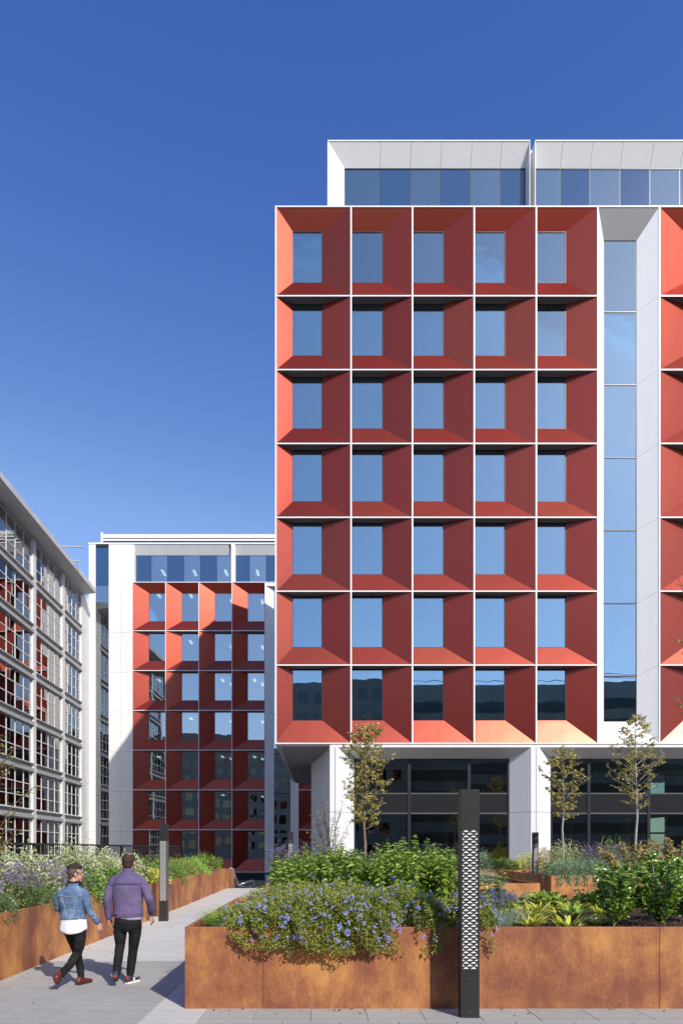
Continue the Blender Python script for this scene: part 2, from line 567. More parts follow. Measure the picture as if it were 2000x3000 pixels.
def slab(x0, x1, y0, y1, mat):
    w, d = x1 - x0, y1 - y0
    key = (round(w, 3), round(d, 3), mat)
    if key not in SLABS:
        gq = 0.0018
        mb = MB()
        e = 0.004
        a = [(gq, gq), (w - gq, gq), (w - gq, d - gq), (gq, d - gq)]
        bq = [(gq + e, gq + e), (w - gq - e, gq + e), (w - gq - e, d - gq - e), (gq + e, d - gq - e)]
        n = 0
        mb.v = [(*p, -0.03) for p in a] + [(*p, -e) for p in a] + [(*p, 0) for p in bq]
        for i in range(4):
            j = (i + 1) % 4
            mb.f += [(i, j, 4 + j, 4 + i), (4 + i, 4 + j, 8 + j, 8 + i)]
        mb.f += [(8, 9, 10, 11)]
        mb.mi = [0] * len(mb.f)
        SLABS[key] = mb.mesh('paving_slab', mat)
    o = link('paving_slab', SLABS[key], pod)
    o.location = (x0, y0, random.uniform(-0.0012, 0.0012))
    return o


def row_slabs(y0, y1, xs, matf):
    for xa, xb in zip(xs, xs[1:]):
        slab(xa, xb, y0, y1, matf((xa + xb) / 2, (y0 + y1) / 2))


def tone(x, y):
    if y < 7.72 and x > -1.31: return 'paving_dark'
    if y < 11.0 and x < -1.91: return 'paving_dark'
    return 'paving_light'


rowy = [5.42, 6.0, 6.6, 7.155, 7.74] + [7.74 + 0.652 * k for k in range(1, 6)]
for ri in range(4):                      # strip in front of the planter, right of the pale band
    off = 0.3 if ri % 2 == 0 else 0.0
    xs = [-1.91, -1.312] + [round(-0.735 + off - (0.3 if off else 0) + 0.606 * k, 3) + (0.0 if not off else -0.0) for k in range(0, 10)]
    if off: xs = [-1.91, -1.312] + [round(-1.03 + 0.606 * k, 3) for k in range(0, 11)]
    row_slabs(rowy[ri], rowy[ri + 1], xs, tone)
allrows = rowy[:]
y = rowy[-1]
while y < 31.4:
    y = min(31.55, y + 0.655)
    allrows.append(y)
for ri in range(len(allrows) - 1):       # the walk on the left
    y0, y1 = allrows[ri], allrows[ri + 1]
    if y1 < 7.0: continue
    if y0 < 11.0:
        st = 0.3 if ri % 2 else 0.0
        xs = [-4.75] + [round(-4.91 + 0.6 * k + st, 3) for k in range(0 if st else 1, 6) if -4.6 < -4.91 + 0.6 * k + st < -2.05] + [-1.91]
        if y0 >= 7.7: xs += [-1.5]
    else:
        st = 0.45 if ri % 2 else 0.0
        xs = [-4.75] + [round(-4.3 + 0.9 * k + st, 3) for k in range(0, 4) if -4.5 < -4.3 + 0.9 * k + st < -1.7] + [-1.45]
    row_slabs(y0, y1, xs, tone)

# ================================================================== coffered facade
CACHE = {}


def coffer_quads(w, h, d, l, r, s, t):
    """front opening w x h, reveals running d deep; l, r, s, t: how far each one leans in"""
    A = [(0, 0, 0), (w, 0, 0), (w, 0, h), (0, 0, h)]
    B = [(l, d, s), (w - r, d, s), (w - r, d, h - t), (l, d, h - t)]
    return {'jamb_panel': [(A[0], B[0], B[3], A[3]), (B[1], A[1], A[2], B[2])],
            'sill_panel': [(A[0], A[1], B[1], B[0])],
            'head_panel': [(B[3], B[2], A[2], A[3])]}, B


def coffer(parent, x, Y, z, w, h, d, l, r, s, t, mat, glass, headmat=None):
    key = (round(w, 3), round(h, 3), d, l, r, s, t, mat, glass, headmat)
    if key not in CACHE:
        q, B = coffer_quads(w, h, d, l, r, s, t)
        ms = []
        for nm in q:
            for quad in q[nm]:
                mb = MB()
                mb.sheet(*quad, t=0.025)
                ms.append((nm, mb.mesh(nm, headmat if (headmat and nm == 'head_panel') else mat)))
        x0, x1, z0, z1 = B[0][0], B[1][0], B[0][2], B[2][2]
        fr = MB()
        f = 0.045
        fr.box(x0 - 0.06, x0 + f * 0.4, d + 0.004, d + 0.09, z0 - 0.06, z1 + 0.06)
        fr.box(x1 - f, x1 + 0.06, d + 0.004, d + 0.09, z0 - 0.06, z1 + 0.06)
        fr.box(x0 + f * 0.4, x1 - f, d + 0.004, d + 0.09, z0 - 0.06, z0 + f * 0.5)
        fr.box(x0 + f * 0.4, x1 - f, d + 0.004, d + 0.09, z1 - f, z1 + 0.06)
        pn = MB()
        pn.box(x0 + f * 0.4, x1 - f, d + 0.035, d + 0.055, z0 + f * 0.5, z1 - f)
        CACHE[key] = (fr.mesh('window_frame', 'dark_frame'), ms, pn.mesh('window_pane', glass))
    frm, ms, pn = CACHE[key]
    fo = link('window_frame', frm, parent)
    fo.location = (x, Y, z)
    for nm, me in ms:
        c = link(nm, me, fo)
    link('window_pane', pn, fo)
    return fo


# ------------------------------------------------------------------ the tall office block on the right
FY = 33.3
SC = 2000 / FY
mainb = thing('coffered_office_building', (6, FY, 0), 'tall office block with deep red coffered windows and white grid in full sun', 'building')
colx = [px_x(p, FY) for p in (808, 1028, 1207.5, 1388, 1569.5, 1749.5, 1929.6, 2110, 2290, 2470)]
rowz = [py_z(p, FY) for p in (605.8, 867.5, 1083.8, 1300.0, 1516.2, 1732.4, 1948.7, 2178.0)]
TOPZ, BOTZ = rowz[0], rowz[-1]
FW = 0.036
D = 0.405
for i, x in enumerate(colx):
    box('vertical_fin', 'white_trim', mainb, x - FW, x + FW, FY - 0.03, FY + 0.12, BOTZ - 0.035, TOPZ + 0.03)
for j, z in enumerate(rowz):
    for xa, xb in zip(colx, colx[1:]):
        if abs(xa - colx[5]) < 1e-6 and 0 < j < 7: continue
        box('horizontal_fin', 'white_trim', mainb, xa + FW, xb - FW, FY - 0.027, FY + 0.12, z - 0.03, z + 0.03)
for ci in range(9):
    x0, x1 = colx[ci] + FW, colx[ci + 1] - FW
    if ci == 5: continue
    for ri in range(7):
        z1, z0 = rowz[ri] - 0.03, rowz[ri + 1] + 0.03
        l, r = (0.03, 1.36)
        if ci == 0: l = 0.76
        if ci >= 6: l, r = 1.36, 0.03
        s = 1.16 if ri == 6 else 0.95
        t = 0.80 if ri == 0 else 0.04
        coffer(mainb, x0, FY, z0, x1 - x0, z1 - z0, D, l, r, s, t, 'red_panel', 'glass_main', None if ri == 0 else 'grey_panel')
# the white full-height bay
x0, x1 = colx[5] + FW, colx[6] - FW
gl0, gl1 = x0 + 0.42, x1 - 0.88
zf = [TOPZ - 0.03] + [z for z in rowz[1:7]] + [BOTZ + 0.03]
zb = [TOPZ - 1.28] + [z - 0.44 for z in rowz[1:7]] + [BOTZ + 1.13]
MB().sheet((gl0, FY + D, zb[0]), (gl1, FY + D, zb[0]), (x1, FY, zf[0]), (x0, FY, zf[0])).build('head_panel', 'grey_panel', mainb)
MB().sheet((x0, FY, zf[-1]), (x1, FY, zf[-1]), (gl1, FY + D, zb[-1]), (gl0, FY + D, zb[-1])).build('sill_panel', 'white_panel', mainb)
e = 0.006
for k in range(7):
    MB().sheet((x0, FY, zf[k + 1] + e), (gl0, FY + D, zb[k + 1] + e), (gl0, FY + D, zb[k] - e), (x0, FY, zf[k] - e)).build('jamb_panel', 'white_panel', mainb)
    MB().sheet((gl1, FY + D, zb[k + 1] + e), (x1, FY, zf[k + 1] + e), (x1, FY, zf[k] - e), (gl1, FY + D, zb[k] - e)).build('jamb_panel', 'white_panel', mainb)
    fo = MB().box(gl0 + 0.01, gl1 - 0.01, FY + D + 0.004, FY + D + 0.10, zb[k + 1] - 0.025, zb[k + 1] + 0.025).build('window_frame', 'dark_frame', mainb)
    MB().box(gl0 + 0.03, gl1 - 0.03, FY + D + 0.03, FY + D + 0.05, zb[k + 1] + 0.025, zb[k] - 0.025).build('window_pane', 'glass_main', fo)
MB().box(gl0 - 0.05, gl0 + 0.03, FY + D + 0.02, FY + D + 0.10, zb[-1], zb[0]).build('window_frame', 'dark_frame', mainb)
MB().box(gl1 - 0.03, gl1 + 0.05, FY + D + 0.02, FY + D + 0.10, zb[-1], zb[0]).build('window_frame', 'dark_frame', mainb)
box('window_blind', 'blind', mainb, gl0 + 0.05, gl1 - 0.25, FY + D + 0.14, FY + D + 0.16, zb[0] - 0.95, zb[0] - 0.55)
# cavity barrier: backs of the coffers, closes the slots between windows
for ci in range(9):
    if ci == 5: continue
    x0, x1 = colx[ci], colx[ci + 1]
# interior
XR = colx[-1] - 0.2
XL = colx[0] + 0.25
for j, z in enumerate(rowz):
    box('floor_slab', 'interior_slab', mainb, XL, XR, FY + 0.62, FY + 17.6, z - 0.22, z + 0.12)
box('core_wall', 'interior_wall', mainb, XL, XR, FY + 8.0, FY + 8.2, BOTZ, TOPZ)
for j in range(7):
    mb = MB()
    for xc in (px_x(1040, FY + 1.2), px_x(1040, FY + 1.2) + 6.0, px_x(1040, FY + 1.2) + 12):
        mb2 = MB().tube([(xc, FY + 1.15, rowz[j + 1] + 0.12), (xc, FY + 1.15, rowz[j] - 0.22)], 0.24, 16)
        mb2.build('round_column', 'interior_column', mainb, smooth=True)
for (ci, ri, dx, dz) in ((1, 3, 0.9, 1.7), (3, 1, 0.4, 1.5), (2, 5, 0.9, 1.4), (4, 2, 0.5, 1.8)):
    box('office_panel', 'blind', mainb, colx[ci] + dx, colx[ci] + dx + 1.1, FY + 4.0, FY + 4.05, rowz[ri + 1] + 0.12, rowz[ri + 1] + dz)
rb = random.Random(21)
for ci in range(9):
    if ci == 5: continue
    for ri in range(7):
        l, r = (0.76 if ci == 0 else 0.03, 1.36) if ci < 6 else (1.36, 0.03)
        xa, xb = colx[ci] + l + 0.08, colx[ci + 1] - r - 0.1
        zt_, zs = rowz[ri] - (0.86 if ri == 0 else 0.12), rowz[ri + 1] + (1.2 if ri == 6 else 1.0)
        u = rb.random()
        if u < 0.10:
            box('window_blind', 'blind', mainb, xa, xb, FY + D + 0.16, FY + D + 0.17, zt_ - rb.uniform(0.2, 1.1), zt_)
        elif u < 0.4:
            w_ = rb.uniform(0.3, 0.8); xs_ = rb.uniform(xa, xb - w_)
            box('office_cabinet', 'interior_column' if u < 0.2 else 'interior_dark', mainb, xs_, xs_ + w_, FY + 1.6, FY + 2.1, rowz[ri + 1] + 0.13, zs + rb.uniform(0.15, 0.9))
# left flank (seen mirrored in the glass across the way): the same coffers
BY = FY + 18.0
sx = colx[0]
red, fin, gls, frm = MB(), MB(), MB(), MB()
for k in range(6):
    for ri in range(7):
        z1, z0 = rowz[ri] - 0.03, rowz[ri + 1] + 0.03
        s = 1.16 if ri == 6 else 0.95
        t = 0.80 if ri == 0 else 0.04
        q, B = coffer_quads(3.0 - 2 * FW, z1 - z0, D, 0.03, 1.36, s, t)
        T = lambda p, k=k, z0=z0: (sx + p[1], FY + 3.0 * (k + 1) - FW - p[0], z0 + p[2])
        for nm in q:
            for quad in q[nm]:
                red.sheet(*[T(p) for p in quad], t=0.025)
        gls.sheet(*[T((p[0], p[1] + 0.02, p[2])) for p in B], t=0.02)
for k in range(0, 7):
    fin.box(sx - 0.03, sx + 0.12, FY + 3.0 * k + (0.04 if k == 0 else -FW) + 0.09, FY + 3.0 * k + FW + 0.1, BOTZ - 0.03, TOPZ + 0.03)
for z in rowz:
    fin.box(sx - 0.027, sx + 0.12, FY + 0.13, BY, z - 0.03, z + 0.03)
red.build('flank_panels', 'red_panel', mainb)['kind'] = 'stuff'
gls.build('flank_glazing', 'glass_main', mainb)
fin.build('flank_fins', 'white_trim', mainb)
box('roof', 'roof_grey', mainb, sx + 0.1, XR, FY + 0.15, BY, TOPZ - 0.2, TOPZ - 0.02)
box('rear_wall', 'white_panel', mainb, sx + 0.02, XR, BY - 0.02, BY + 0.2, BOTZ - 0.03, TOPZ)
# ground floor: soffit, splayed piers, glazing
ZS = BOTZ - 0.055
sofy = [FY + 0.06, FY + 3.6, FY + 7.2, FY + 10.8, FY + 14.4, BY]
for ya, yb in zip(sofy, sofy[1:]):
    for xa, xb in ((sx + 0.02, sx + 0.9), (sx + 0.908, 0.6)):
        box('soffit_panel', 'white_panel', mainb, xa, xb, ya + 0.004, yb - 0.004, ZS - 0.03, ZS + 0.02)
D2 = 0.87
GZ = 0.0
openings = [(px_x(989.6, FY), px_x(1554.5, FY)), (px_x(1579, FY), px_x(1579, FY) + 9.4), (px_x(1579, FY) + 9.8, px_x(1579, FY) + 13.5)]
ztop = ZS - 0.13
zgl = ztop - 0.44
ZJ = 3.62
box('white_fascia', 'white_panel', mainb, px_x(966, FY), XR, FY + 0.01, FY + 0.5, ztop, ZS - 0.004)
for oi_, (xa, xb) in enumerate(openings):
    ga, gb = xa + 0.84, xb - 0.84
    n = 3
    MB().sheet((ga, FY + D2, zgl), ((ga + gb) / 2 - 0.008, FY + D2, zgl), ((xa + xb) / 2 + 0.002, FY + 0.01, ztop), (xa, FY + 0.01, ztop)).build('head_panel', 'white_panel', mainb)
    MB().sheet(((ga + gb) / 2 + 0.008, FY + D2, zgl), (gb, FY + D2, zgl), (xb, FY + 0.01, ztop), ((xa + xb) / 2 + 0.018, FY + 0.01, ztop)).build('head_panel', 'white_panel', mainb)
    for (za, zb_) in ((GZ - 0.03, ZJ - 0.008), (ZJ + 0.008, ztop)):
        zt2 = zb_ if zb_ < ZJ else zgl
        MB().sheet((xa, FY + 0.01, za), (ga, FY + D2, za), (ga, FY + D2, zt2), (xa, FY + 0.01, zb_)).build('jamb_panel', 'white_panel', mainb)
        MB().sheet((gb, FY + D2, za), (xb, FY + 0.01, za), (xb, FY + 0.01, zb_), (gb, FY + D2, zt2)).build('jamb_panel', 'white_panel', mainb)
    yg = FY + D2 + 0.03
    ncol = 3 if oi_ < 2 else 1
    if oi_ == 0: xm = [ga, px_x(1198, yg), px_x(1373, yg), gb]
    elif oi_ == 1: xm = [ga, px_x(1723, yg), px_x(1898, yg), px_x(2073, yg), gb]
    else: xm = [ga, gb]
    zt = [GZ, py_z(2383, yg), py_z(2325, yg), zgl]
    for i_, xq in enumerate(xm):
        w_ = 0.075
        box('mullion', 'dark_frame', mainb, xq - w_, xq + w_, yg - 0.05, yg + 0.10, GZ - 0.03, zgl)
    for zq in zt[1:3]:
        box('transom', 'transom_grey', mainb, ga + 0.08, gb - 0.08, yg - 0.028, yg + 0.08, zq - 0.035, zq + 0.035)
    for xp, xq in zip(xm, xm[1:]):
        for k in range(3):
            box('window_pane' if k != 1 else 'spandrel_panel', 'glass_dark' if k != 1 else 'spandrel_black', mainb, xp + 0.075, xq - 0.075, yg, yg + 0.02, zt[k] + 0.035 * (k > 0), zt[k + 1] - 0.035 * (k < 2))
    box('painted_light_band', 'interior_column', mainb, ga + 0.1, gb - 0.1, yg + 2.6, yg + 2.75, 2.62, 2.72)  # pale bar behind the glass, its colour standing in for a lit ceiling edge
    box('painted_light_band', 'blind', mainb, ga + 0.1, gb - 0.1, yg + 1.6, yg + 1.7, 5.95, 6.10)  # upper pale bar imitates a reflection in the glazing
    for q_ in range(2):
        xq_ = ga + (gb - ga) * (0.3 + 0.42 * q_)
        MB().tube([(xq_, yg + 4.2, 0), (xq_, yg + 4.2, zgl)], 0.3, 16).build('lobby_column', 'interior_wall', mainb, smooth=True)
    box('mezzanine_slab', 'interior_slab', mainb, ga, gb, yg + 0.3, yg + 7, zt[1], zt[2])
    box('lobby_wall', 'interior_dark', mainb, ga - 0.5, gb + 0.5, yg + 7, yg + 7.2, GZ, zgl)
# front strips of the piers
for xa, xb in ((px_x(966, FY), px_x(980.5, FY)), (px_x(982, FY), px_x(989.6, FY)), (px_x(1554.5, FY), px_x(1568.6, FY)), (px_x(1570.2, FY), px_x(1579, FY)), (openings[1][1], openings[2][0])):
    for za, zb_ in ((GZ - 0.03, ZJ - 0.008), (ZJ + 0.008, ztop)):
        box('pier_panel', 'white_panel', mainb, xa, xb, FY + 0.008, FY + 0.3, za, zb_)
xw = px_x(966, FY)
for za, zb_ in ((GZ - 0.03, ZJ - 0.008), (ZJ + 0.008, ZS - 0.035)):
    MB().sheet((-0.66, 39.5, za), (xw, FY + 0.012, za), (xw, FY + 0.012, zb_), (-0.66, 39.5, zb_), t=0.05).build('corner_wall', 'white_panel', mainb)
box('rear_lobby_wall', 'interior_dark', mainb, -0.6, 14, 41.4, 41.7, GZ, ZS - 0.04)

# penthouse
PY = 33.7
pz1, pz0 = py_z(411, PY), TOPZ + 0.03
zh = pz1 - 0.90
PD = 0.476
units = [(px_x(961, PY), px_x(1550, PY), 0.82, 0.06, (1010.5, 1113, 1200.7, 1289, 1377, 1463, 1533)),
         (px_x(1568, PY), px_x(2320, PY), 0.03, 0.06, (1571, 1639, 1726, 1814, 1901.6, 1989, 2077, 2165, 2253, 2310))]
for ui, (xa, xb, l, r, ed) in enumerate(units):
    yb = PY + PD
    ga, gb = xa + l, xb - r
    gx = [px_x(p, yb + 0.03) for p in ed]
    gx[0] = ga
    gx[-1] = gb
    tops = [xa] + [px_x(p + 1.0 * (p - 945) * PD / (PY + PD), PY) for p in ed[1:-1]] + [xb]
    for k in range(len(ed) - 1):
        q = 0.007
        MB().sheet((gx[k] + (q if k else 0), yb, zh), (gx[k + 1] - q, yb, zh), (tops[k + 1] - q, PY, pz1 - 0.05), (tops[k] + (q if k else 0), PY, pz1 - 0.05)).build('head_panel', 'white_panel', mainb)
        dark = (k % 2 == 1)
        box('spandrel_pane' if dark else 'window_pane', 'blue_spandrel' if dark else 'glass_main', mainb, gx[k] + 0.02, gx[k + 1] - 0.02, yb + 0.03, yb + 0.05, pz0, zh - 0.05)
        box('mullion', 'dark_frame', mainb, gx[k + 1] - 0.02, gx[k + 1] + 0.02, yb + 0.022, yb + 0.1, pz0, zh - 0.05)
    box('head_trim', 'dark_frame', mainb, ga, gb, yb + 0.005, yb + 0.1, zh - 0.05, zh - 0.002)
    MB().sheet((xa, PY, pz0), (ga, yb, pz0), (ga, yb, zh), (xa, PY, pz1 - 0.05)).build('cheek_panel', 'white_panel', mainb)
    MB().sheet((gb, yb, pz0), (xb, PY, pz0), (xb, PY, pz1 - 0.05), (gb, yb, zh)).build('cheek_panel', 'white_panel', mainb)
    box('parapet', 'white_trim', mainb, xa - 0.03, xb + 0.03, PY - 0.02, PY + 12, pz1 - 0.05, pz1)
    box('outer_cheek', 'white_panel', mainb, xa - 0.03, xa - 0.002, PY - 0.01, PY + 12, pz0 - 0.02, pz1 - 0.05)
    box('outer_cheek', 'white_panel', mainb, xb + 0.002, xb + 0.03, PY - 0.01, PY + 12, pz0 - 0.02, pz1 - 0.05)
    box('interior_wall', 'interior_wall', mainb, xa + 0.1, xb - 0.1, PY + 5, PY + 5.2, pz0, pz1 - 0.1)
    box('rear_wall', 'white_panel', mainb, xa - 0.03, xb + 0.03, PY + 12, PY + 12.1, pz0, pz1)
yb = PY + PD
xq = px_x(1021, yb + 0.9)
MB().tube([(xq, yb + 0.7, pz0), (xq, yb + 0.7, zh)], 0.25, 16).build('round_column', 'interior_column', mainb, smooth=True)
box('window_blind', 'blind', mainb, px_x(1380, yb + 0.15), px_x(1452, yb + 0.15), yb + 0.15, yb + 0.17, py_z(577, yb), py_z(516, yb))
box('window_blind', 'blind', mainb, px_x(1728, yb + 0.15), px_x(1801, yb + 0.15), yb + 0.15, yb + 0.17, py_z(521, yb), py_z(516, yb))
box('window_blind', 'blind', mainb, px_x(1903, yb + 0.15), px_x(1976, yb + 0.15), yb + 0.15, yb + 0.17, py_z(530, yb), py_z(516, yb))
box('recess_wall', 'white_panel', mainb, px_x(1552, PY) + 0.02, px_x(1568, PY) - 0.02, PY + 1.2, PY + 1.4, pz0, py_z(447, PY + 1.2))
box('rain_pipe', 'white_trim', mainb, px_x(1553.5, PY + 0.6), px_x(1559, PY + 0.6), PY + 0.6, PY + 0.7, pz0, py_z(440, PY + 0.6))

# ------------------------------------------------------------------ the lower block behind
CY = 62.0
S2 = 2000 / CY
backb = thing('rear_coffered_building', (-10, CY, LOW), 'lower red coffered block with white stair wall behind the walk, half in shadow', 'building')
bx = [px_x(388.5 + 97.0 * k, CY) for k in range(0, 8)]
bz = [py_z(1705.7, CY)] + [py_z(1848 + 116.6 * k, CY) for k in range(0, 6)] + [py_z(2555, CY)]
for i, x in enumerate(bx):
    box('vertical_fin', 'white_trim', backb, x - 0.03, x + 0.03, CY - 0.03, CY + 0.12, bz[-1] - 0.03, bz[0] + 0.03)
for j, z in enumerate(bz):
    for k, (xa, xb) in enumerate(zip(bx, bx[1:])):
        if k == 4 and 0 < j < 7: continue
        box('horizontal_fin', 'white_trim', backb, xa + 0.03, xb - 0.03, CY - 0.027, CY + 0.12, z - 0.03, z + 0.03)
for ci in range(7):
    if ci == 4: continue
    for ri in range(7):
        z1, z0 = bz[ri] - 0.03, bz[ri + 1] + 0.03
        coffer(backb, bx[ci] + 0.03, CY, z0, bx[ci + 1] - bx[ci] - 0.06, z1 - z0, D, 1.36, 0.03, 1.16 if ri == 6 else 0.95, 0.80 if ri == 0 else 0.04, 'red_panel', 'glass_back', None if ri == 0 else 'grey_panel')
# white bay
x0, x1 = bx[4] + 0.03, bx[5] - 0.03
gl0, gl1 = x0 + 0.75, x1 - 0.70
zf = [bz[0] - 0.03] + bz[1:7] + [bz[7]]
for k in range(8):
    za, zb_ = (zf[k + 1] + 0.008, zf[k] - 0.008) if k < 7 else (LOW, zf[7] - 0.008)
    MB().sheet((x0, CY, za), (gl0, CY + D, za - 0.3 * (k < 7)), (gl0, CY + D, zb_ - 0.3), (x0, CY, zb_)).build('jamb_panel', 'white_panel', backb)
    MB().sheet((gl1, CY + D, za - 0.3 * (k < 7)), (x1, CY, za), (x1, CY, zb_), (gl1, CY + D, zb_ - 0.3)).build('jamb_panel', 'white_panel', backb)
    box('window_pane', 'glass_back', backb, gl0, gl1, CY + D + 0.03, CY + D + 0.05, za - 0.28, zb_ - 0.32)
    box('transom', 'dark_frame', backb, gl0, gl1, CY + D + 0.01, CY + D + 0.1, zb_ - 0.32, zb_ - 0.25)
box('head_panel', 'white_panel', backb, x0, x1, CY + 0.01, CY + D + 0.2, bz[0] - 0.33, bz[0] - 0.03)
# interior of the lower block
bl, br = bx[0] + 0.1, bx[7]
for z in bz:
    box('floor_slab', 'interior_slab', backb, bl, br, CY + 0.62, CY + 12, z - 0.22, z + 0.12)
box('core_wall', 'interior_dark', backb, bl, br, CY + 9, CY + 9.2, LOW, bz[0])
box('rear_wall', 'grey_panel', backb, px_x(260, CY), br, CY + 14, CY + 14.2, LOW, bz[0])
for ci in range(4):
    for ri in range(7):
        for dx, dy in ((1.7, 2.0), (2.3, 3.6)):
            if random.random() < 0.45: continue
            box('ceiling_light', 'ceiling_lamp', backb, bx[ci] + dx, bx[ci] + dx + 0.22, CY + dy, CY + dy + 1.1, bz[ri] - 0.30, bz[ri] - 0.26)
# plinth glazing below the coffers
for k in range(7):
    box('window_pane', 'glass_dark', backb, bx[k] + 0.04, bx[k + 1] - 0.04, CY + 0.9, CY + 0.92, LOW, bz[7] - 0.25)
    box('mullion', 'dark_frame', backb, bx[k + 1] - 0.05, bx[k + 1] + 0.05, CY + 0.85, CY + 1.0, LOW, bz[7] - 0.25)
box('plinth_soffit', 'dark_frame', backb, bx[0], bx[7], CY + 0.02, CY + 2.2, bz[7] - 0.25, bz[7] - 0.04)
# white stair wall with its glazed slot
wx = [px_x(p, CY) for p in (260.5, 281, 319, 355, 388.5)]
roofz = py_z(1590, CY)
wz = [roofz - 0.12] + [bz[0] + 0.02] + [z - 0.15 for z in bz[1:7]] + [-0.2, LOW]
for k in range(len(wz) - 1):
    for (xa, xb) in ((wx[0], wx[1]), (wx[2], wx[3]), (wx[3], wx[4] - 0.04)):
        box('cladding_panel', 'white_panel', backb, xa + 0.006, xb - 0.006, CY + 0.0, CY + 0.05, wz[k + 1] + 0.008, wz[k] - 0.008)
    box('window_pane', 'blue_spandrel' if k == 0 else 'glass_back', backb, wx[1] + 0.01, wx[2] - 0.01, CY + 0.04, CY + 0.06, wz[k + 1] - 0.3, wz[k] - 0.32)
    if k:
        box('stair_landing', 'interior_slab', backb, wx[1], wx[2] + 0.6, CY + 0.3, CY + 2.4, wz[k] - 0.55, wz[k] - 0.32)
        MB().sheet((wx[1] + 0.1, CY + 1.3, wz[k + 1] - 0.3), (wx[2] + 1.2, CY + 1.3, wz[k] - 1.6), (wx[2] + 1.2, CY + 1.3, wz[k] - 1.3), (wx[1] + 0.1, CY + 1.3, wz[k + 1]), t=0.9).build('stair_flight', 'interior_column', backb)
box('joint_backing', 'dark_frame', backb, wx[0] + 0.02, wx[1] - 0.01, CY + 0.045, CY + 0.1, LOW, roofz - 0.2)
box('joint_backing', 'dark_frame', backb, wx[2] + 0.01, wx[4] - 0.06, CY + 0.045, CY + 0.1, LOW, roofz - 0.2)
box('stair_wall', 'interior_wall', backb, wx[0], wx[4], CY + 3.4, CY + 3.6, LOW, roofz - 0.15)
box('stair_wall', 'interior_column', backb, wx[0], wx[1] - 0.05, CY + 0.12, CY + 3.4, LOW, roofz - 0.15)
box('parapet', 'white_trim', backb, wx[0] - 0.05, px_x(900, CY), CY - 0.04, CY + 0.35, roofz - 0.12, roofz)
box('roof', 'roof_grey', backb, wx[0], px_x(900, CY), CY + 0.35, CY + 14, roofz - 0.25, roofz - 0.05)
# its top storey
bh = py_z(1627, CY + 0.5)
pe = [400, 443, 491, 539, 587, 635, 676]
pe2 = [691, 731, 780, 829, 878]
for si, (ed, xl, xr) in enumerate(((pe, 392, 677), (pe2, 689.5, 900))):
    yb = CY + 0.5
    gx = [px_x(p, yb) for p in ed]
    for k in range(len(ed) - 1):
        MB().sheet((gx[k] + 0.006, yb, bh), (gx[k + 1] - 0.006, yb, bh), (gx[k + 1] - 0.006 - 0.12, CY, roofz - 0.12), (gx[k] + 0.006 - 0.12, CY, roofz - 0.12)).build('head_panel', 'white_panel', backb)
        dark = k % 2 == 0
        box('spandrel_pane' if dark else 'window_pane', 'blue_spandrel' if dark else 'glass_back', backb, gx[k] + 0.02, gx[k + 1] - 0.02, yb + 0.02, yb + 0.04, bz[0] + 0.03, bh - 0.03)
        box('mullion', 'dark_frame', backb, gx[k + 1] - 0.02, gx[k + 1] + 0.02, yb + 0.012, yb + 0.1, bz[0] + 0.03, bh - 0.03)
        if not dark:
            box('ceiling_light', 'ceiling_lamp', backb, gx[k] + 0.35, gx[k] + 0.60, yb + 2.2, yb + 3.6, bh - 0.45, bh - 0.41)
    box('head_trim', 'dark_frame', backb, gx[0], gx[-1], yb + 0.006, yb + 0.1, bh - 0.03, bh)
box('dividing_fin', 'white_trim', backb, px_x(677, CY), px_x(689, CY), CY - 0.02, CY + 0.55, bz[0] + 0.03, roofz - 0.13)
box('corner_pier', 'white_panel', backb, wx[4] - 0.04, px_x(399, CY + 0.5), CY + 0.01, CY + 0.6, bz[0] + 0.03, roofz - 0.13)
box('interior_wall', 'interior_dark', backb, wx[4], px_x(900, CY), CY + 5, CY + 5.2, bz[0], roofz - 0.3)
# louvred plant screen on the roof
LY = CY + 3.5
lz0, lz1 = roofz - 0.05, py_z(1566, LY)
lx0, lx1 = px_x(303, LY), px_x(900, LY)
nl = 6
for k in range(nl):
    z = lz0 + (lz1 - lz0 - 0.35) * (k + 0.5) / nl
    MB().hexa([(lx0, LY - 0.10, z - 0.12), (lx1, LY - 0.10, z - 0.12), (lx1, LY + 0.02, z - 0.06), (lx0, LY + 0.02, z - 0.06), (lx0, LY - 0.10, z + 0.04), (lx1, LY - 0.10, z + 0.04), (lx1, LY + 0.02, z + 0.10), (lx0, LY + 0.02, z + 0.10)]).build('louvre_blade', 'white_trim', backb)
box('louvre_backing', 'grey_panel', backb, lx0, lx1, LY + 0.12, LY + 3, lz0, lz1 - 0.35)
box('louvre_cap', 'white_trim', backb, lx0, lx1, LY - 0.12, LY + 3, lz1 - 0.35, lz1 - 0.03)
box('screen_post', 'white_trim', backb, lx0 - 0.18, lx0, LY - 0.15, LY + 0.1, lz0, lz1 + 0.15)

